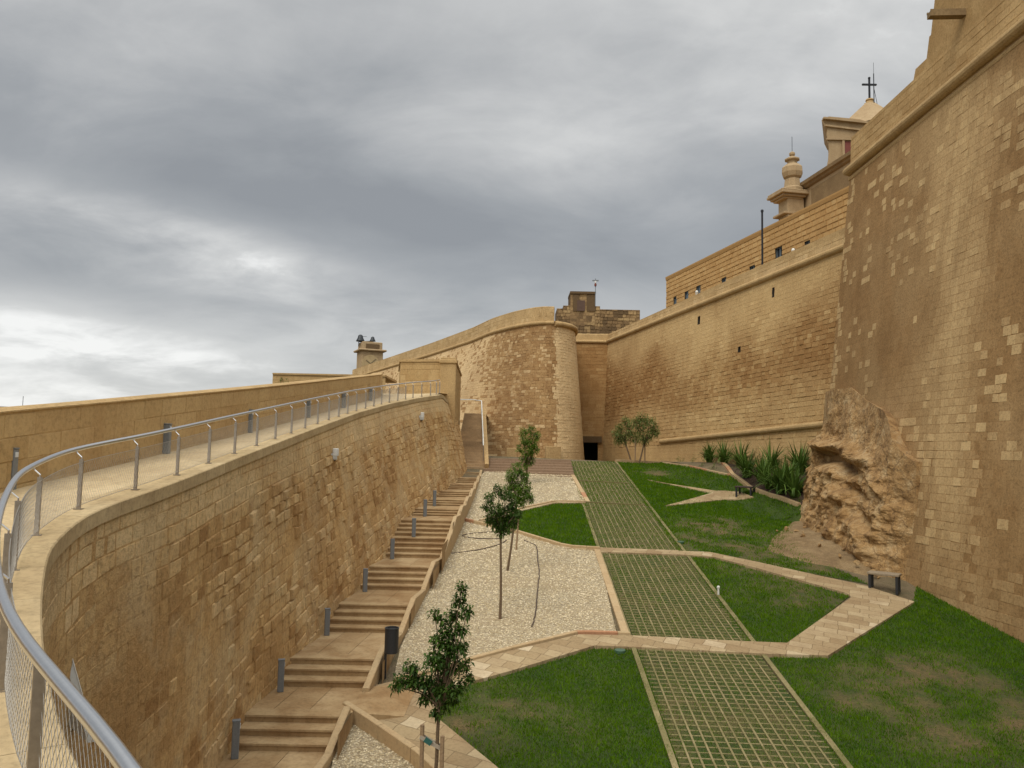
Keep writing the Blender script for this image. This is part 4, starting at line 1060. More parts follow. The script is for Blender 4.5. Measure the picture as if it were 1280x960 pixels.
# near bastion on the right
NC = at(1063, 214, 35.0); ZN = NC.z
ne = ray(1280, 34); NE = ne*(ZN/ne.z)
def near_bastion():
    root = empty('corner_bastion', (13, 25, -4), 'huge brown plastered bastion wall with pale exposed blocks', 'bastion')
    d = Vector((NE.x-NC.x, NE.y-NC.y, 0)).normalized(); 
    A = Vector((NC.x, NC.y, 0)); path = Path([A, A+d*32])
    base = [(-6, 14.0), (12, 13.75), (17, 13.5), (20.9, 13.2), (25.2, 12.62), (30, 12.75), (36, 13.35)]
    def bx(y):
        for (y0, x0), (y1, x1) in zip(base, base[1:]):
            if y <= y1:
                t = (y-y0)/(y1-y0); return x0+(x1-x0)*t
        return base[-1][1]
    bxs = lambda y: sum(bx(y+o) for o in (-2, -1, 0, 1, 2))/5
    zb0 = -4.2
    def surf(u, v):
        p = path.at(u); t = v/(zb0-ZN); q = Vector((p.x+(bxs(p.y)-p.x)*t, p.y, ZN+v)); return q
    fr = [(1150, 560, 26, .5), (1160, 640, 22, .75), (1180, 700, 28, .6), (1120, 700, 20, .3), (1230, 130, 60, .35), (1275, 210, 40, .45), (1130, 215, 60, .16), (1090, 330, 40, .10), (1110, 430, 45, .10),
          (1240, 480, 22, .45), (1275, 430, 20, .4), (1215, 560, 30, .2), (1150, 620, 12, .6)]
    def project(p):
        q = CM3.transposed() @ p; return (640-F*q.x/q.z, 480+F*q.y/q.z)
    band = [(1205, 120), (1195, 400), (1175, 560), (1185, 740)]
    def info(u, v, p):
        x, y = project(p) if p.y > 2 else (3000, 0)
        f = fbm(p, .35)
        bw = 36+14*f; xb = np.interp(y, [b[1] for b in band], [b[0] for b in band]); s = math.exp(-((x-xb)/bw)**2)
        pr = .035+max([0]+[k*math.exp(-(((x-a)/r)**2+((y-b)/(r*1.6))**2)) for a, b, r, k in fr])
        if u < .7 and random.random() < .5: return (.9, .75, .8)
        if v < -15.8 and random.random() < .45: return (.9*random.random(), .3, .5)
        if random.random() < pr: return (.8, random.uniform(.45, .95), .3+.8*random.random())
        return (min(1, max(.02, .4+.5*f+random.gauss(0, .07)+.25*s)), min(.8, .62*s*(.75+.5*random.random())+.03*random.random()), .12)
    masonry('masonry', surf, 0, path.len, -17.6, 0, m_near, root, .27, (.24, .48), .008, (.008, .018), .012, info, du=.7, dv=.7, bev=.008)
    # hidden return face towards the curtain
    B = A+Vector((6.5, 3.6, 0)); p2 = Path([B, A])
    def surf2(u, v):
        p = p2.at(u); t = v/(zb0-ZN); k = u/p2.len; q = Vector((p.x+(bxs(A.y)-A.x)*t*k, p.y, ZN+v)); return q
    masonry('return_face', surf2, 0, p2.len, -17.6, 0, m_near, root, .29, (.32, .62), .007, (.012, .02), .006, lambda u, v, p: (.5, .3*(random.random() < .2), .2))
    # double cord and parapet
    P = [Vector((B.x, B.y, ZN)), Vector((A.x, A.y, ZN)), Vector((A.x+d.x*32, A.y+d.y*32, ZN))]
    m_ = MB(); r = .21
    m_.sweep(P, [(.02, -r)]+[(.04+r*1.2*math.sin(a), -r*math.cos(a)) for a in np.linspace(.3, math.pi-.3, 7)]+[(.02, r), (-.3, r), (-.3, -r)]); m_.build('cordon', m_trim, root, )
    m_ = MB(); m_.sweep(P, [(.02, -.46), (.07, -.43), (.09, -.36), (.07, -.29), (.02, -.25), (-.3, -.25), (-.3, -.46)]); m_.build('lower_fillet', m_trim, root)
    H = at(1074, 172, 35).z-ZN
    # parapet face with merlons: heights along the wall
    def yat(px, py, dz):
        q = ray(px, py); return (ZN+dz)/q.z
    m_ = MB(); m_.sweep(P, [(-.03, r-.01), (-.10, H), (-.25, H+.07), (-1.1, H+.03), (-1.1, -.6)]); m_.build('parapet', m_para2, root)
    parapet_face(root, path, 0, path.len, ZN, r, H-.02, -.0, m_para2)
    ya = yat(1152, 88, H+.75); yb = yat(1175, 70, H+.75)
    def block(y0, y1, h0, h1, name, out=-.14):
        m_ = MB(); x = lambda y: A.x+d.x*(A.y-y)/(-d.y)
        m_.prism([Vector((x(y0)-out, y0, ZN+h0)), Vector((x(y1)-out, y1, ZN+h0)), Vector((x(y1)-out, y1, ZN+h1)), Vector((x(y0)-out, y0-.35, ZN+h1))], (1.0, 0, 0)); m_.build(name, m_para2, root)
    block(ya, ya-1.7, H-.1, H+.62, 'merlon', -.35)
    block(yat(1173, 70, H+.5), 4, H-.1, H+1.05, 'merlon', -.05)
    block(yat(1178, 46, H+1.05), 4, H+1.0, H+2.3, 'merlon', -.1)
    # stone water spout
    yq = yat(1222, 17, H+.6); q = at(1230, 17, yq*1.0); m_ = MB(); e = at(1183, 17.5, yq)
    e = Vector((q.x-1.75, q.y+.2, q.z+.02)); m_.bar(q+Vector((.5, 0, 0)), e, .28, .17); o = m_.build('water_spout', m_slab, root)
    for s in (-1, 1):
        m_ = MB(); m_.bar(q+Vector((.5, s*.115, .11)), e+Vector((0, s*.115, .11)), .05, .07); m_.build('spout_lip', m_slab, o)
m_para2 = stone('bastion_parapet', [(.31,.215,.105), (.36,.255,.13)], (.44,.33,.18), .35, (.22,.14,.06), .4, .3, .7, .03, patch=((.42,.31,.165), .7, .6))
near_bastion()

# ================================================================== BUILDINGS ABOVE THE WALLS
def terrace():
    pts = [pz(440, 473), pz(590, 426), pz(690, 403), Vector((ear_pt.x-1.6, ear_pt.y-.5, 0)), pz(711, 426.5)+Vector((-1.5, 0, 0)), CX, C1+Vector((1, -.5, 0)), Vector((NC.x+1.2, NC.y, 0)), Vector((16.2, 3, 0)), Vector((60, 3, 0)), Vector((80, 140, 0)), Vector((-17, 140, 0))]
    c = [Vector((p.x+.9, p.y+1.6, ZC-.15)) for p in pts]
    tag(mesh('terrace', c, [tuple(range(len(c)))], m_earth), kind='structure')
terrace()
def face_info(p_pale=.05, dep=.6, lo=.5, sd_=.15):
    return lambda u, v, p: (min(1, max(0, lo+.35*fbm(p, .4)+random.gauss(0, sd_))), .4*(random.random() < p_pale), dep)
def long_building():
    root = empty('long_building', (15, 52, 8), 'long golden block-built building with small windows above the curtain wall', 'building')
    T0 = at(833, 347, 66.0); zt = T0.z; q = ray(990, 269); e = q*(zt/q.z)
    A = Vector((T0.x, T0.y, 0)); d = Vector((e.x-A.x, e.y-A.y, 0)).normalized(); path = Path([A, A+d*27])
    def surf(u, v): p = path.at(u); return Vector((p.x, p.y, zt+v))
    def uv(px, py):
        dd = ray(px, py); t = (A.x*d.y-A.y*d.x)/(dd.x*d.y-d.x); P = dd*t; return (P-A).dot(d), P.z-zt
    W = [(842,371,846,381,0),(856,364,861,375,0),(870.5,357,876,369,0),(902,347,908,356,1),(937,332,944,342,1),(969,309,978,326,1),(1006,301,1013,312,1)]
    holes = []
    for (x0, y0, x1, y1, k) in W:
        ua, va = uv(x0, y0); ub, vb = uv(x1, y1); va = uv((x0+x1)/2, y0)[1]; vb = uv((x0+x1)/2, y1)[1]; holes.append((min(ua, ub), max(ua, ub), min(va, vb), max(va, vb)))
    masonry('wall', surf, 0, path.len, -6.6, -.28, m_rust, root, .33, (.45, .62), .05, (.03, .05), .008, face_info(.06, 1, .55), holes=holes)
    for (H, Wd) in zip(holes, W):
        w_ = recess(root, surf, H, .25, m_void, 'window'); n = path.nrm(1)
        m_ = MB(); a, b, c, e2 = (surf(H[0], H[2]), surf(H[1], H[2]), surf(H[1], H[3]), surf(H[0], H[3])); o = -n*.12
        for p, q in ((a, b), (b, c), (c, e2), (e2, a), ((a+b)/2, (c+e2)/2)): m_.bar(p+o, q+o, .07, .07, up=n)
        m_.build('frame', m_shut, w_)
        m_ = MB(); m_.prism([a-n*.16, b-n*.16, c-n*.16, e2-n*.16], -n*.02); m_.build('pane', m_shut if Wd[4] == 0 else m_glass, w_)
    P = [Vector((path.at(u).x, path.at(u).y, zt-.28)) for u in (0, path.len)]
    m_ = MB(); m_.sweep(P, [(.05, 0), (.09, .2), (.09, .3), (-9, .3), (-9, 0)]); m_.build('roof', m_rust, root)
    # end wall with a set back wing
    n = path.nrm(0); Bk = A-n*9
    p2 = Path([Bk, A]); masonry('end_wall', lambda u, v: Vector((p2.at(u).x, p2.at(u).y, zt+v)), 0, p2.len, -6.6, -.28, m_rust, root, .33, (.45, .62), .05, (.03, .05), .008, face_info(.05, 1, .5))
    m_ = MB(); c = A-n*4-d*.55; m_.box((c.x, c.y, zt-4), (6, 1.1, 6.6), math.atan2(n.y, n.x), .03); m_.build('side_wing', m_rust, root)
    return path, zt
LB, LBZ = long_building()
def on_lb(px, py, back=0.0):
    A = LB.p[0]-LB.nrm(1)*back; d = (LB.p[1]-LB.p[0]).normalized(); dd = ray(px, py); t = (A.x*d.y-A.y*d.x)/(dd.x*d.y-d.x); return dd*t
def mast():
    p = on_lb(953, 331, -1.2); top = p.y*ray(953, 265).z
    root = empty('mast', (p.x, p.y, 8.4), 'thin dark pole standing before the long building', 'pole')
    m_ = MB(); m_.tube([(p.x, p.y, 8.4), (p.x, p.y, top)], .06, 8); m_.build('pole', m_iron, root)
    m_ = MB(); m_.lathe((p.x, p.y, top), [(.09, 0), (.09, .12), (.03, .16)], 8); m_.build('finial', m_iron, root)
mast()
for x, y, lab in ((991.5, 314, 'small white dome lamp on the curtain parapet near the big window'), (871, 366, 'small white dome lamp on the curtain parapet near the three shuttered windows')):
    A = CURT.p[0]; e = CURT.p[1]-A; dd = ray(x, y); t = (A.x*e.y-A.y*e.x)/(dd.x*e.y-e.x)+.4; p = dd*t
    root = empty('dome_lamp', (p.x, p.y, p.z-.25), lab, 'lamp', 'white lamps on the curtain parapet')
    m_ = MB(); m_.lathe((p.x, p.y, p.z-.35), [(.09, 0), (.09, .3), (.05, .34)], 10); m_.build('base', m_lamp, root)
    m_ = MB(); m_.lathe((p.x, p.y, p.z-.03), [(.04, 0), (.09, .02), (.10, .08), (.07, .15), (.03, .18)], 12); m_.build('globe', m_white, root, True)

def church():
    root = empty('church', (22, 55, 8), 'baroque church top with urn finial, scrolled tower and cross', 'church')
    # side wall with heavy weathered cornice
    a = at(1000, 233, 55.0); zt = a.z; q = ray(1075, 185); b = q*(zt/q.z); d = Vector((b.x-a.x, b.y-a.y, 0)).normalized()
    A = Vector((a.x, a.y, 0)); n = Vector((d.y, -d.x, 0))
    m_ = MB(); P = [Vector((A.x, A.y, zt)), Vector((A.x+d.x*14, A.y+d.y*14, zt))]
    m_.sweep(P, [(0, -9), (0, -.45), (-3, -.45), (-3, -9)]); m_.build('side_wall', m_church, root)
    m_ = MB(); Q = [p+d*1.6 for p in P]; m_.sweep(Q, [(.02, -2.2), (.05, -2.15), (.05, -.75), (.02, -.7)]); m_.build('wall_panel', m_slab, root)
    m_ = MB(); m_.sweep(P, [(.0, -.5), (.14, -.42), (.2, -.3), (.34, -.22), (.36, 0), (-3, .05), (-3, -.5)]); m_.build('cornice', m_slab, root)
    # corner pier with its cornice and urn
    c = at(987, 240, 54.6); z0 = c.z
    m_ = MB(); m_.box((c.x+.1, c.y, z0-3.2), (1.25, 1.25, 5.2), .2, .04); m_.build('corner_pier', m_church, root)
    m_ = MB()
    for w_, z_, h in ((1.45, -.62, .14), (1.75, -.48, .16), (2.1, -.3, .18), (2.0, -.14, .14), (1.5, -1.7, .16), (1.42, -2.4, .12), (1.7, -2.25, .16)): m_.box((c.x-.12, c.y, z0+z_), (w_, w_, h), .2, .03)
    m_.build('pier_cornice', m_church, root)
    for k, (dx, zz) in enumerate(((-.85, -2.65), (-.2, -2.75))):
        m_ = MB(); m_.lathe((c.x+dx, c.y-.7, z0+zz-.35), [(.12, 0), (.32, .1), (.36, .35), (.26, .6), (.1, .7)], 8); m_.build('scroll_ornament', m_slab, root, True)
    u = at(991, 190, 54.6); s = (u.z-z0)/2.75
    m_ = MB(); m_.lathe((u.x-.05, u.y, z0-.12), [(r*s, h*s) for r, h in ((.72, 0), (.72, .3), (.56, .42), (.5, .95), (.44, 1.0), (.6, 1.12), (.7, 1.4), (.68, 1.75), (.5, 1.92), (.33, 2.05), (.33, 2.2), (.5, 2.28), (.5, 2.36), (.25, 2.5), (.12, 2.55), (.2, 2.66), (.2, 2.78), (.08, 2.87))], 8); m_.build('urn_finial', m_church, root)
    m_ = MB(); m_.tube([(u.x-.05, u.y, u.z-.1), (u.x-.05, u.y, u.z+1.1)], .018, 5); m_.build('lightning_rod', m_iron, root)
    # scrolled tower block
    Y = 58.0; p = lambda x, y: at(x, y, Y)
    prof = [p(1030,218), p(1033,210), p(1035,200), p(1036,185), p(1035,174), p(1033,168), p(1034,161), p(1031,158), p(1027,150), p(1036,145.5), p(1075,149), p(1094,156), p(1100,158), p(1104,240), p(1030,240)]
    m_ = MB(); m_.prism(prof, (2.0, 4.6, 0)); m_.build('tower', m_church, root)
    m_ = MB()
    l, r = p(1028, 150.5), p(1098, 158); m_.bar(l+Vector((0, -.14, .1)), r+Vector((0, -.14, .1)), .3, .14)
    l, r = p(1031, 157.5), p(1098, 166); m_.bar(l+Vector((0, -.08, 0)), r+Vector((0, -.08, 0)), .18, .12); m_.build('tower_cornice', m_church, root)
    w0, w1 = p(1055.5, 199), p(1067.5, 177); m_ = MB(); m_.box(((w0.x+w1.x)/2, Y-.0, (w0.z+w1.z)/2), (w1.x-w0.x, .06, w1.z-w0.z)); sh = m_.build('shutter', m_red, root)
    m_ = MB()
    for x in (w0.x-.1, w1.x+.1): m_.box((x, Y-.05, (w0.z+w1.z)/2), (.18, .16, w1.z-w0.z+.1))
    m_.box(((w0.x+w1.x)/2-.5, Y-.06, w1.z+.14), (w1.x-w0.x+1.7, .2, .16)); m_.build('window_surround', m_church, root)
    # hipped roof, stem, cross
    ap = at(1087, 130, 61.5); e = at(1058, 149, 61.5).z-1.3; hw = 3.3
    m_ = MB(); ring = [(hw*math.cos(t+.39), hw*math.sin(t+.39)) for t in np.arange(8)*math.pi/4]
    m_.add([(ap.x+x, ap.y+y, e) for x, y in ring]+[(ap.x+x*.13, ap.y+y*.13, ap.z) for x, y in ring], [(i, (i+1) % 8, 8+(i+1) % 8, 8+i) for i in range(8)]+[tuple(range(8, 16))]); m_.build('roof', m_church, root)
    m_ = MB(); m_.lathe((ap.x, ap.y, ap.z-.08), [(.42, 0), (.42, .12), (.3, .2), (.25, .3), (.32, .36), (.28, .46), (.14, .52)], 10); m_.build('roof_stem', m_trim, root)
    z0 = ap.z+.4; m_ = MB(); ct = at(1087, 97.5, 61.5).z
    m_.bar((ap.x, ap.y, z0), (ap.x, ap.y, ct), .13, .1); zc = ct-.55; m_.bar((ap.x-.5, ap.y, zc), (ap.x+.5, ap.y, zc), .12, .13)
    for q in ((ap.x-.5, ap.y, zc), (ap.x+.5, ap.y, zc), (ap.x, ap.y, ct)): m_.lathe((q[0], q[1], q[2]-.09), [(.03, 0), (.1, .05), (.1, .13), (.03, .18)], 8)
    m_.build('cross', m_iron, root)
    m_ = MB(); mz = at(1092, 92, 61.0); m_.tube([(mz.x, 61.0, ap.z-3), (mz.x, 61.0, mz.z)], .04, 6); m_.tube([(mz.x, 61.0, mz.z), (mz.x, 61.0, mz.z+.9)], .014, 5)
    m_.tube([(mz.x-.05, 61, ap.z+1.4), (mz.x+.25, 61, ap.z-.25)], .02, 5); m_.build('aerial', m_iron, root)
church()

def ruin():
    root = empty('old_watch_house', (7, 75, 8), 'dark weathered stone watch house with a small square tower', 'building')
    Y = 75.0; p = lambda x, y: at(x, y, Y)
    def face(x0, x1, yt, yb, holes=(), nm='wall', dY=0, dep=1.2):
        a, b = p(x0, yt), p(x1, yt); z1, z0 = a.z, p(x0, yb).z-1.5
        s = lambda u, v: Vector((a.x+u, Y+dY, z1+v)); hh = []
        for (ha, hb, hc, hd) in holes:
            q, r = p(ha, hd), p(hb, hc); hh.append((q.x-a.x, r.x-a.x, q.z-z1, r.z-z1))
        o = masonry(nm, s, 0, b.x-a.x, z0-z1, 0, m_ruin, root, .3, (.28, .6), .02, (.015, .07), .02, lambda u, v, q: (min(1, max(.02, .5+.5*fbm(q, .5)+random.gauss(0, .25))), .5*(random.random() < .1), dep), holes=hh)
        m_ = MB(); m_.box(((a.x+b.x)/2, Y+dY+1.6, (z0+z1)/2-.02), (b.x-a.x-.02, 3.1, z1-z0-.02)); m_.build('core', m_ruin, root)
        for h in hh:
            m_ = MB(); m_.box((a.x+(h[0]+h[1])/2, Y+dY-.02, z1+(h[2]+h[3])/2), (h[1]-h[0], .06, h[3]-h[2])); m_.build('shutter', m_door, root)
    face(696, 800, 385.5, 415)
    face(713, 744, 366, 386.5, [(721, 731, 376, 389)][:0], 'tower', -.12, .25)
    a, b = p(721, 389), p(731, 376); m_ = MB(); m_.box(((a.x+b.x)/2, Y-.17, (a.z+b.z)/2), (b.x-a.x, .1, b.z-a.z)); m_.build('shutter', m_door, root)
    m_ = MB()
    for q in ((716, 724), (733, 744)): 
        l, r = p(q[0], 389), p(q[1], 367); m_.box(((l.x+r.x)/2, Y-.16, (l.z+r.z)/2), (r.x-l.x, .1, r.z-l.z))
    l, r = p(712.5, 367.5), p(744.5, 365.3); m_.box(((l.x+r.x)/2, Y+1.2, (l.z+r.z)/2), (r.x-l.x, 3, r.z-l.z)); m_.build('tower_trim', m_ruin, root)
    face(704, 750, 382, 400, nm='upper_wall', dY=-.06)
    t = p(744, 349); bq = p(744, 383); root2 = empty('weather_mast', (t.x, Y-.3, bq.z), 'thin weather mast on the dark watch house', 'mast')
    m_ = MB(); m_.tube([(t.x, Y-.3, bq.z), (t.x, Y-.3, t.z)], .035, 6); m_.build('pole', m_grey, root2)
    m_ = MB(); m_.box((t.x, Y-.3, p(744, 357).z), (.2, .2, .28), 0, .04); m_.build('sensor', m_red, root2)
    m_ = MB(); m_.box((t.x, Y-.3, p(744, 353.5).z), (.16, .16, .2), 0, .03); m_.build('lamp', m_white, root2)
    m_ = MB(); m_.bar((t.x-.3, Y-.3, t.z-.2), (t.x+.3, Y-.3, t.z-.2), .04, .12); m_.build('vane', m_grey, root2)
ruin()

def clock_tower():
    root = empty('clock_tower', (-20, 116, 5), 'small golden clock tower with bells behind the far wall', 'tower')
    Y = 116.0; p = lambda x, y: at(x, y, Y); l, r = p(442, 438), p(477, 438); w_ = r.x-l.x; cx = (l.x+r.x)/2; rz = .42
    base, top = 4.0, p(460, 438).z; k = .78
    m_ = MB(); m_.box((cx, Y+2, (base+top)/2), (w_*k, w_*k, top-base), rz, .1); m_.build('shaft', m_church, root)
    m_ = MB(); m_.box((cx, Y+2, top+.1), (w_*k+.9, w_*k+.9, .3), rz, .1); m_.build('cornice', m_church, root)
    z2 = p(460, 426.5).z; m_ = MB(); m_.box((cx, Y+2, (top+z2)/2), (w_*k*.93, w_*k*.93, z2-top), rz, .08); m_.build('parapet', m_church, root)
    m_ = MB()
    for s in (-1, 1):
        for t in np.linspace(-.36, .36, 8):
            for ax in (0, 1):
                v = Vector((t*w_*k, -w_*k*.5, 0)) if ax == 0 else Vector((w_*k*.5, t*w_*k, 0)); v.rotate(Matrix.Rotation(rz, 3, 'Z')); m_.box((cx+v.x, Y+2+v.y, (top+z2)/2), (.13, .13, (z2-top)*.62), rz)
    m_.build('balustrade', m_church, root) if False else None
    for v in (Vector((0, -w_*k*.47, 0)), Vector((w_*k*.47, 0, 0))):
        lx = v.x == 0; v = v.copy(); v.rotate(Matrix.Rotation(rz, 3, 'Z')); m_ = MB(); m_.box((cx+v.x, Y+2+v.y, (top+z2)/2), (w_*k*.62, .12, (z2-top)*.5) if lx else (.12, w_*k*.62, (z2-top)*.5), rz); m_.build('balustrade', m_ruin, root)  # dark panels carry the shade of the balustrade recesses in their colour
    # dial on the left hand face
    n = Vector((-math.cos(rz), -math.sin(rz), 0)); n2 = Vector((math.sin(rz), -math.cos(rz), 0)); f = n2
    c = Vector((cx, Y+2, p(452, 454).z))+f*(w_*k/2+.06)-Vector((math.cos(rz), math.sin(rz), 0))*.3
    t1 = Vector((f.y, -f.x, 0)); m_ = MB(); R = 1.3
    ring = [c+t1*(R*math.cos(a))+Vector((0, 0, R*math.sin(a))) for a in np.linspace(0, 2*math.pi, 25)[:-1]]; m_.prism(ring, f*.12); di = m_.build('clock_face', m_cope, root)
    m_ = MB(); 
    for a_, ln in ((.6, .8), (2.4, 1.05)): m_.bar(c+f*.14, c+f*.14+t1*(ln*math.cos(a_))+Vector((0, 0, ln*math.sin(a_))), .09, .04)
    m_.build('clock_hand', m_iron, di)
    for x, y0, y1, s in ((448, 426.5, 418, 1.0), (463.5, 426.5, 421, .7)):
        b = p(x, y0-1.5); m_ = MB(); m_.lathe((b.x, Y+1.5, b.z), [(.65*s, 0), (.62*s, .12*s), (.42*s, .5*s), (.34*s, .85*s), (.15*s, 1.0*s)], 12); m_.build('bell', m_bell, root, True)
    m_ = MB(); a, b = p(447, 425.5), p(466, 426.5); m_.bar((a.x, Y+1.5, a.z), (b.x, Y+1.5, b.z+.2), .14, .14)
    for x in (446, 451, 463): q = p(x, 428); m_.bar((q.x, Y+1.5, q.z-.4), (q.x, Y+1.5, q.z+.4), .1, .1)
    a, b = p(449, 418.5), p(456, 419); m_.bar((a.x, Y+1.5, a.z), (b.x, Y+1.5, b.z), .05, .05); m_.build('bell_frame', m_iron, root)
clock_tower()

def far_walls():
    root = empty('boundary_wall', (-14, 60, 0), 'low stone wall with pale coping beyond the ramp parapet', 'wall')
    a, b = at(341, 468, 60), at(482, 471, 60); zt = (a.z+b.z)/2; P = Path([(a.x, a.y), (b.x, b.y)])
    masonry('masonry', lambda u, v: Vector((P.at(u).x, P.at(u).y, zt+v)), 0, P.len, -5, 0, m_para, root, .3, (.4, .8), .01, (.005, .03), .01, face_info(.05, .6, .55))
    m_ = MB(); m_.sweep([Vector((a.x, a.y, zt)), Vector((b.x, b.y, zt))], [(.1, 0), (.1, .12), (-6, .2), (-6, 0)]); m_.build('coping', m_trim, root)
    m_ = MB(); m_.box((a.x+.2, a.y+3.1, zt-2.5), (.35, 6, 4.98)); m_.build('end_wall', m_para, root)
    c = at(355, 478, 59.9); leaves(None, 'caper_shrub', [(c, .45)], 160, .13, m_leaf3, label='small green shrub growing from the low wall beyond the ramp', cat='shrub')
    root = empty('distant_house', (-95, 150, -2), 'plain flat roofed house far beyond the parapet', 'house')
    l, r = at(-30, 509, 150), at(31, 509, 150); m_ = MB(); m_.box(((l.x+r.x)/2, 154, l.z-4), (r.x-l.x, 8, 8)); m_.build('wall', m_church, root)
    m_ = MB(); m_.box(((l.x+r.x)/2, 154, l.z+.05), (r.x-l.x+.4, 8.4, .35)); m_.build('roof', m_slab, root)
    m_ = MB(); q = at(20, 509, 150); m_.tube([(q.x, 152, q.z), (q.x, 152, q.z+2.2)], .05, 5); m_.build('aerial', m_iron, root)

# ================================================================== VEGETATION
def leaves(parent, name, clusters, n, size, mat, label=None, cat=None, asp=.38, droop=.25, up=.35, group=None, tone=0.0):
    """many single folded leaves in whorls round the cluster centres"""
    ws = np.array([r**2 for _, r in clusters]); ws = ws/ws.sum(); V, Fc, T = [], [], []
    for (c, r), w_ in zip(clusters, ws):
        for _ in range(max(3, int(n*w_/5))):
            d = rng.normal(0, 1, 3); d /= np.linalg.norm(d); tip = Vector(c)+Vector(d)*(r*random.uniform(.25, 1.0)**.6)
            ax = (Vector(d)*.7+Vector((0, 0, up))+Vector(rng.normal(0, .25, 3))).normalized(); tb = random.gauss(.42+tone, .2)
            for k in range(5):
                a = ax.orthogonal().normalized(); a.rotate(Matrix.Rotation(k*2.4+random.random(), 3, ax)); dirv = (a+ax*random.uniform(.1, .9)).normalized()
                ln = size*random.uniform(.7, 1.25); s = dirv.cross(Vector((0, 0, 1)))
                if s.length < .1: s = Vector((1, 0, 0))
                s.normalize(); s.rotate(Matrix.Rotation(random.uniform(-.6, .6), 3, dirv)); b = tip-ax*(k*size*.22); wd = ln*asp/2; nn = s.cross(dirv)
                m_ = b+dirv*ln*.5; e = b+dirv*ln-Vector((0, 0, ln*droop)); f = nn*(-wd*.35); i = len(V)
                V += [b, m_+s*wd-f, e, m_-s*wd-f, m_+f*.3]
                Fc += [(i, i+1, i+4), (i+1, i+2, i+4), (i+4, i+2, i+3), (i, i+4, i+3)]; t = min(1, max(0, tb+random.gauss(0, .12))); T += [(t, t, t)]*4
    o = quick_mesh(name, np.array([tuple(v) for v in V]), Fc, mat, parent, blk=np.array(T))
    if label: tag(o, label, cat, group)
    return o
def tree(base, crown_px, Y, n, leaf, mat, label, rad=.03, group='young trees in the gravel and lawn', asp=.38, tone=0.0, depth=.8):
    sc = F/Y; root = empty('young_tree', base, label, 'tree', group)
    cl = []
    for x, y, r in crown_px:
        c = at(x, y, Y); rr = r/sc; cl.append((c+Vector((0, random.uniform(-1, 1)*depth*rr, 0)), rr))
    low = min(c.z-r for c, r in cl); cen = sum((c for c, _ in cl), Vector())/len(cl)
    fork = Vector((base[0]+(cen.x-base[0])*.8, base[1]+(cen.y-base[1])*.8, low+.15)); m_ = MB(); b = Vector(base)
    pts = [b-Vector((0, 0, .1))]+[b.lerp(fork, t)+Vector((math.sin(t*5)*.012, 0, 0)) for t in (.02, .25, .5, .75, 1)]
    m_.tube(pts, [rad*1.25, rad*1.2, rad, rad*.95, rad*.9, rad*.85], 8)
    for c, r in cl:
        mid = fork.lerp(c, .5)+Vector((random.uniform(-.05, .05), random.uniform(-.05, .05), .05)); m_.tube([fork, mid, c], [rad*.55, rad*.35, rad*.15], 5)
        for _ in range(3):
            e = c+Vector(rng.normal(0, 1, 3)).normalized()*r*.8; m_.tube([c, e], [rad*.15, rad*.06], 4)
    m_.build('trunk', m_bark, root)
    leaves(root, 'crown', cl, n, leaf, mat, asp=asp, tone=tone); return root, fork
far_walls()

b = lawn(541, 1003); Y1 = b.y
tree(b, [(577,737,8),(574,752,9),(566,770,10),(584,765,8),(561,788,11),(577,785,9),(543,768,7),(551,775,6),(549,800,12),(563,808,13),(578,808,9),(544,822,15),(564,832,15),(582,828,9),(586,846,8),(515,833,10),(502,848,10),(517,850,12),(495,858,8),(532,850,13),(549,858,16),(569,858,13),(535,873,12),(553,880,12),(566,872,9),(545,889,8)], Y1, 3900, .09, m_leaf, 'nearest dark green laurel tree tied between two wooden stakes', .03, asp=.42)
def support():
    p = lawn(541, 1003); root = empty('tree_stakes', p, 'pair of wooden stakes with a strap holding the nearest tree', 'stakes')
    for x, yb, yt in ((528, 1003, 906), (553, 1010, 920)):
        a = lawn(x-2, yb); tz = a.y*ray(x, yt).z; m_ = MB(); m_.tube([a-Vector((0, 0, .2)), (at(x, yt, a.y).x, a.y, tz)], .034, 8); m_.build('stake', m_wood, root)
    a, b, c = at(525, 921, p.y-.04), at(553, 937, p.y-.04), at(536, 928, p.y-.07); m_ = MB()
    m_.bar(a, b, .02, .055); m_.bar(a+Vector((0, .09, 0)), b+Vector((0, .09, 0)), .02, .055); st = m_.build('strap', m_band, root)
    m_ = MB(); m_.bar(at(531, 924, p.y-.06), at(539, 929.5, p.y-.06), .03, .075); m_.build('tie', m_teal, st)
support()
b = lawn(625, 775)
tree(b, [(622,612,7),(613,622,8),(632,618,9),(640,630,9),(608,634,7),(620,636,11),(634,640,12),(647,640,8),(612,648,9),(628,653,11),(642,652,9),(626,664,8),(635,660,8),(617,657,6)], b.y, 3600, .088, m_leaf, 'dark leaved slender tree in the middle of the gravel bed', .034)
b = lawn(634, 715)
tree(b, [(646,588,9),(638,594,8),(655,594,8),(642,604,10),(655,608,11),(648,616,11),(634,612,7),(660,618,7),(664,624,5),(652,626,8)], b.y, 2900, .092, m_leaf2, 'brighter green tree rising just behind the dark gravel tree', .034)
b = lawn(658, 605)
tree(b, [(654,540,6),(664,538,7),(671,543,6),(656,550,8),(666,552,9),(650,560,6),(660,563,9),(669,562,6),(655,573,7),(664,575,7),(648,580,4),(657,583,5)], b.y, 2600, .125, m_leaf2, 'round headed green tree on the upper gravel before the bastion', .045)
b = lawn(645, 688); m_ = MB(); m_.tube([b-Vector((0, 0, .1)), b+Vector((.08, 0, 1.3))], .03, 7); tag(m_.build('stake', m_wood), 'single wooden stake behind the dark gravel tree', 'stake')
b = at(789, 575, 50); b.z = ground_z(b.x, b.y)
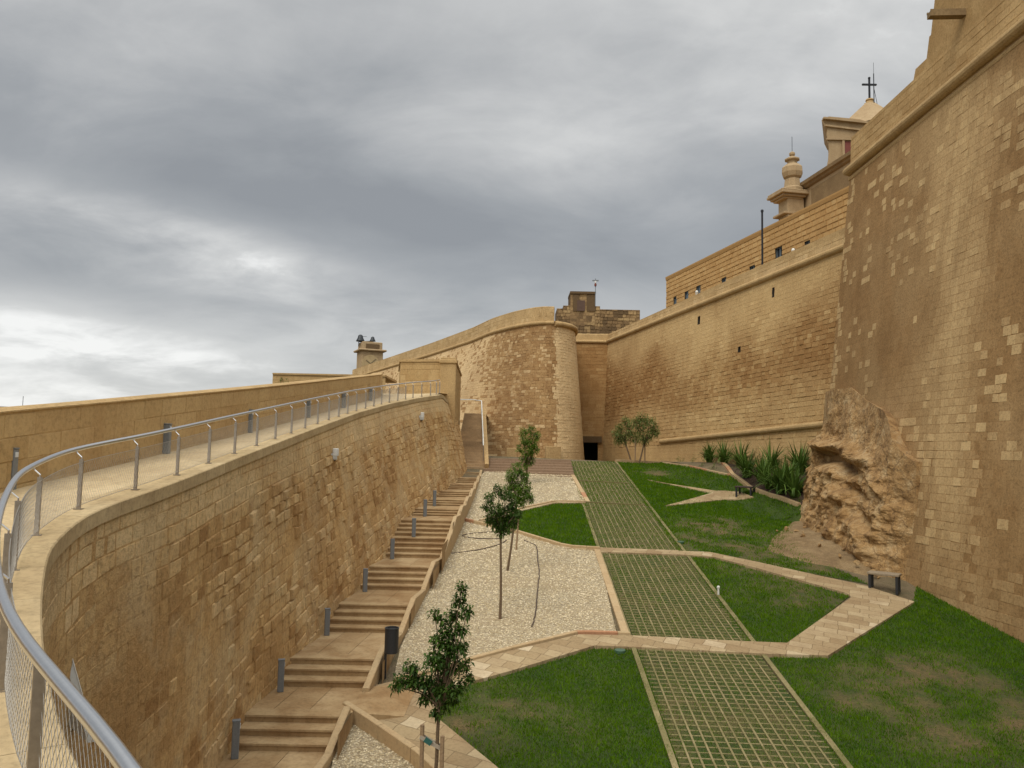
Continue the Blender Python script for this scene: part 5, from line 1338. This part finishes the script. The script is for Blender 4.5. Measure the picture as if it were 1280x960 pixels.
tree(b, [(783,527,7),(775,535,7),(787,537,8),(769,542,6),(791,546,7),(780,547,8),(773,549,6)], 50, 1300, .27, m_leaf3, 'feathery pale tree by the curtain wall, nearer the tunnel', .05, asp=.15)
b = at(799, 575, 49); b.z = ground_z(b.x, b.y)
tree(b, [(803,522,8),(794,528,7),(812,526,8),(818,534,7),(802,534,10),(813,541,8),(799,546,8),(808,550,7),(820,541,5)], 49, 1700, .27, m_leaf3, 'feathery pale tree by the curtain wall, nearer the plant bed', .05, asp=.15)
for x in (794, 806):
    b = at(x, 575, 49.3); b.z = ground_z(b.x, b.y); m_ = MB(); m_.tube([b, b+Vector((0, 0, 1.5))], .04, 6)
    tag(m_.build('stake', m_wood), 'thin stake under the feathery trees, ' + ('left of the plain trunk' if x < 800 else 'nearest the plant bed'), 'stake')

def bed():
    sheet('planting_bed', [(884,573),(916,593),(938,609),(962,618),(1002,631),(1060,625),(1050,575),(960,565),(895,565)], .03, m_mulch, sub=2)
    sheet('planting_bed', [(829,575),(883,574),(913,594),(890,589),(860,582)], .03, m_earth, sub=2)
bed()
PLANTS = [(887,577,.9),(905,580,1.0),(926,580,1.0),(934,598,1.05),(952,603,1.1),(964,590,1.15),(976,618,1.2),(993,622,1.0),(1000,592,1.15),(986,606,1.0),(962,612,.9)]
PLAB = ['spiky green plant at the bed corner nearest the small flower bed', 'spiky green plant second from the flower bed corner', 'spiky plant standing alone against the wall mid bed', 'spiky plant on the kerb side below the mid wall plant', 'broad spiky plant leaning over the kerb near the rear bench',
        'tall spiky plant at the back centre of the bed', 'largest dark spiky plant low in the bed front', 'spiky plant pressed against the rock at the bed end', 'tall spiky plant at the back beside the rock', 'spiky plant between the tall back plants and the front', 'low spiky plant in the front middle of the bed']
def strap_plant(x, y, h, label):
    p = lawn(x, y); V, Fc, T = [], [], []; h *= 1.3; d_ = ray(x, y); Y_ = p.y
    while -((d_.x*Y_-CX.x)*-_ce.y+(Y_-CX.y)*_ce.x) < 1.0: Y_ -= .1          # clear of the wall foot
    p = Vector((d_.x*Y_, Y_, ground_z(d_.x*Y_, Y_)))
    for k in range(80):
        a = random.uniform(0, 2*math.pi); ln = h*random.uniform(.75, 1.2); tilt = random.uniform(.1, 1.35); d = Vector((math.cos(a), math.sin(a), 0)); s = Vector((-d.y, d.x, 0)); i = len(V); wd = random.uniform(.03, .055)
        q = Vector((p.x, p.y, ground_z(p.x, p.y)+.03))+d*.06+Vector((random.uniform(-.12, .12), random.uniform(-.12, .12), 0)); ang = math.pi/2-tilt*.5
        for j in range(6):
            w_ = wd*(1-(j/5)**2*.9); V += [q-s*w_, q+s*w_]; q = q+(d*math.cos(ang)+Vector((0, 0, math.sin(ang))))*(ln/5); ang -= tilt*.33
        Fc += [(i+2*j, i+2*j+1, i+2*j+3, i+2*j+2) for j in range(5)]; t = min(1, max(0, random.gauss(.45, .25))); T += [(t, t, t)]*5
    o = quick_mesh('spiky_plant', np.array([tuple(v) for v in V]), Fc, m_strap, blk=np.array(T), n=4); tag(o, label, 'plant', 'spiky plants in the mulch bed')
for (x, y, h), lb in zip(PLANTS, PLAB): strap_plant(x, y, h, lb)
for i, (x, y) in enumerate(((850,577),(866,579),(880,583),(893,587))):
    p = lawn(x, y); leaves(None, 'flower_clump', [(p+Vector((0, 0, .12)), .3)], 90, .09, m_leaf3, label=f'low scrubby clump in the narrow flower bed, {ORD[i]} from the trees', cat='plant', group='low clumps in the flower bed')

# ================================================================== ROCK
def rock():
    # outline along the foot (plan) and how high / how far back each profile goes
    foot = [lawn(1000, 640), lawn(994, 652), lawn(1020, 672), lawn(1050, 692), lawn(1085, 713), lawn(1120, 722), lawn(1146, 728)]
    foot[0] = Vector((foot[0].x+1.2, foot[0].y+2.2, foot[0].z)); P = Path([(p.x, p.y) for p in foot], smooth_it=2)
    top_px = [(1032, 490), (1040, 487), (1062, 484), (1082, 500), (1100, 510), (1112, 520), (1118, 530)]
    V, Fc, B = [], [], []; n, m = 150, 150
    for i in range(n+1):
        s = i/n; f = P.at(s*P.len); k = s*(len(top_px)-1); j = min(int(k), len(top_px)-2); tx = top_px[j][0]+(top_px[j+1][0]-top_px[j][0])*(k-j); ty = top_px[j][1]+(top_px[j+1][1]-top_px[j][1])*(k-j)
        Yt = 35.2+(25.6-35.2)*s; Yt += .2; tp = at(tx, ty, Yt)
        xw = 13.35-.7*math.sin(math.pi*s*.9); tp.x = max(tp.x, xw-.1) if s > .25 else tp.x
        zt = tp.z-(1.2*smooth(.72, 1.0, s)); zf = plane_z(f.x, f.y)-.25
        for q in range(m+1):
            t = q/m; h = t
            # horizontal run from foot to top: steep skirt, bulge, cave, shelf, upper face
            run = np.interp(t, [0, .1, .25, .38, .47, .54, .60, .66, .8, 1.0], [0, .05, .16, .30, .42, .48, .40, .72, .88, 1.0])
            run = run*(1-.0)
            x = f.x+(tp.x-f.x)*run; y = f.y+(tp.y-f.y)*run; z = zf+(zt-zf)*t
            tc = .535-.05*math.sin(s*8)+.04*noise.noise(Vector((s*6, 1, 2))); cave = math.exp(-((s-.46)/.24)**4)*math.exp(-((t-tc)/.055)**2); cave2 = math.exp(-((s-.66)/.13)**2)*math.exp(-((t-.44)/.035)**2)+.7*math.exp(-((s-.8)/.08)**2)*math.exp(-((t-.33)/.04)**2)
            p = Vector((x, y, z)); out = Vector((-.9, -.43, .05))
            lay = fbm(Vector((x*.6, y*.6, z*2.2)), .8, 5); d_ = (.42*fbm(p, .6, 4)+.16*lay+.10*abs(fbm(p, 2.2, 4)))*(1-.6*smooth(.6, .75, t))+.035*fbm(p, 8, 3)
            F1 = lambda k_: noise.voronoi(p*k_)[0][0]
            lum = (1-smooth(.35, .62, t))*(.42*(.55-F1(1.3))+.2*(.5-F1(3.1)))+.14*(.5-F1(.9))*smooth(.5, .7, t)+.0*(.30*abs(fbm(p, 1.6, 3))+.18*abs(fbm(p, 4.2, 3)))
            p += out*((d_+lum)*(.3+.7*math.sin(math.pi*min(1, max(0, .06+t*.9))))-.95*cave-.55*cave2+.38*math.exp(-((s-.46)/.3)**4)*math.exp(-((t-tc-.075)/.035)**2))*min(1, 6*s+.25)*min(1, 7*(1-s)+.2)
            V.append(p)
    for i in range(n):
        for q in range(m): Fc.append((i*(m+1)+q, (i+1)*(m+1)+q, (i+1)*(m+1)+q+1, i*(m+1)+q+1))
    # back and top closed towards the wall
    k0 = len(V)
    for i in range(n+1): p = V[i*(m+1)+m]; V.append(Vector((p.x+2.2, p.y+.9, p.z-.25)))
    for i in range(n): Fc.append((i*(m+1)+m, (i+1)*(m+1)+m, k0+i+1, k0+i))
    k1 = len(V)
    for q in range(m+1): p = V[q]; V.append(Vector((p.x+2.6, p.y+2.0, p.z)))
    for q in range(m): Fc.append((q, q+1, k1+q+1, k1+q))
    k2 = len(V)
    for q in range(m+1): p = V[n*(m+1)+q]; V.append(Vector((p.x+2.5, p.y-.1, p.z)))
    for q in range(m): Fc.append((n*(m+1)+q+1, n*(m+1)+q, k2+q, k2+q+1))
    o = mesh('rock_outcrop', V, Fc, m_rock, smooth_f=False); tag(o, 'rough golden bedrock outcrop at the foot of the brown bastion', 'rock')
rock()
def rubble():
    V, Fc = [], []
    k = 0
    for i in range(16):
        x, y = random.choice([(1020, 690), (1050, 702), (1075, 715), (1000, 668), (1090, 724)]); x += random.gauss(0, 12); y += random.gauss(0, 4); p = lawn(x, y); r = random.uniform(.05, .13); p.z += .03+.3*smooth(940, 1060, x)*.6
        pts = [Vector(rng.normal(0, 1, 3)).normalized()*r*random.uniform(.7, 1.1) for _ in range(14)]
        import bmesh
        bm = bmesh.new()
        for q in pts: bm.verts.new(q+p)
        bmesh.ops.convex_hull(bm, input=bm.verts[:]); me = bpy.data.meshes.new('loose_stone'); bm.to_mesh(me); bm.free(); me.materials.append(m_rock); o = bpy.data.objects.new('loose_stone', me); COL.objects.link(o)
        tag(o, 'small loose stone lying on the soil below the rock outcrop', 'stone', 'loose stones below the rock')
rubble()

# ================================================================== FURNITURE
def bench(px_a, px_b, seat_w, h, mat, label, dpt=.42):
    a, b = lawn(*px_a), lawn(*px_b); a.z = ground_z(a.x, a.y)+.04; b.z = ground_z(b.x, b.y)+.04; d = Vector((b.x-a.x, b.y-a.y, 0)); ln = d.length; d.normalize(); n = Vector((-d.y, d.x, 0)); zt = max(a.z, b.z)+h
    root = empty('bench', ((a.x+b.x)/2, (a.y+b.y)/2, min(a.z, b.z)), label, 'bench', 'garden benches')
    c = (a+b)/2+n*dpt/2; m_ = MB(); m_.box((c.x, c.y, zt-.035), (ln+.14, dpt+.04, .07), math.atan2(d.y, d.x), .012); m_.build('seat', mat, root)
    for e in (a, b):
        for s in (0, 1):
            q = e+n*(dpt*(.1+.8*s)); gq = ground_z(q.x, q.y)+.02; m_ = MB(); m_.box((q.x, q.y, (gq+zt-.07)/2), (.075, .075, zt-.07-gq), math.atan2(d.y, d.x), .006); m_.build('leg', m_dark, root)
        m_ = MB(); p, q = e+n*dpt*.1, e+n*dpt*.9; gz_ = min(ground_z(p.x, p.y), ground_z(q.x, q.y))+.07; m_.bar((p.x, p.y, gz_), (q.x, q.y, gz_), .06, .05); m_.build('foot_rail', m_dark, root)
bench((1087, 737.5), (1121, 744.5), 1.5, .50, m_seat, 'low bench with pale stone seat and dark legs beside the rock')
bench((920, 623.5), (938, 621.5), 1.4, .45, m_seatdk, 'small dark wooden bench on the path below the spiky plants')
def bin_():
    p = lawn(481, 847); Y = p.y; root = empty('litter_bin', p, 'dark grey cylindrical litter bin on a post beside the stairs', 'bin'); sc = F/Y
    p.z = ground_z(p.x, p.y); m_ = MB(); m_.box((p.x, p.y, p.z+.5), (.05, .05, 1.04), 0, .005); m_.build('post', m_dark, root)
    c = at(489.5, 815, Y); m_ = MB(); h = 30/sc; m_.lathe((c.x, c.y-.05, c.z), [(.135, 0), (.145, .01), (.145, h-.03), (.15, h-.03), (.15, h), (.13, h), (.125, h-.04)], 20); m_.build('body', m_dark, root, False)
    m_ = MB(); m_.lathe((c.x, c.y-.05, c.z-.012), [(.10, 0), (.13, .006), (.13, .014)], 20); m_.build('base_plate', m_grey, root)
bin_()
def hose(pts, label, r=.017):
    P = [lawn(*p) for p in pts]; Q = []
    for i in range(len(P)-1):
        for t in np.linspace(0, 1, 6)[:-1]: Q.append(P[i].lerp(P[i+1], float(t)))
    Q.append(P[-1])
    for _ in range(3): Q = [Q[0]]+[(Q[i-1]+Q[i]*2+Q[i+1])/4 for i in range(1, len(Q)-1)]+[Q[-1]]
    Q = [Vector((q.x+random.gauss(0, .008), q.y+random.gauss(0, .008), ground_z(q.x, q.y)+.05)) for q in Q]; m_ = MB(); m_.tube(Q, r, 6); tag(m_.build('irrigation_hose', m_hose, None, True), label, 'hose', 'irrigation hoses on the gravel')
hose([(655,677),(665,681),(671,684),(672,700),(674,720),(672,740),(670,762),(667,780),(664,786)], 'dark irrigation hose snaking down the right of the gravel bed')
hose([(556,694),(580,692),(604,688),(626,682),(633,677)], 'dark irrigation hose stretched from the stair kerb to the dark tree')
hose([(626,675),(600,675),(580,673),(577,671),(585,669),(605,667),(625,666)], 'looped dark irrigation hose behind the dark gravel tree')
for i, ((x, y), lb) in enumerate((((851, 679), 'green valve cover in the lawn above the upper path'), ((775, 816), 'green valve cover at the edge of the near left lawn'))):
    p = lawn(x, y); m_ = MB(); m_.lathe((p.x, p.y, p.z+.0), [(.13, 0), (.13, .065), (.115, .075)], 16); tag(m_.build('valve_cover', m_lid), lb, 'valve cover', 'green valve covers')
p = lawn(898, 745); m_ = MB(); m_.lathe((p.x, p.y, p.z), [(.03, 0), (.03, .22), (.045, .22), (.045, .27), (.02, .29)], 8); tag(m_.build('sprinkler', m_white), 'small white sprinkler head standing in the middle lawn', 'sprinkler')
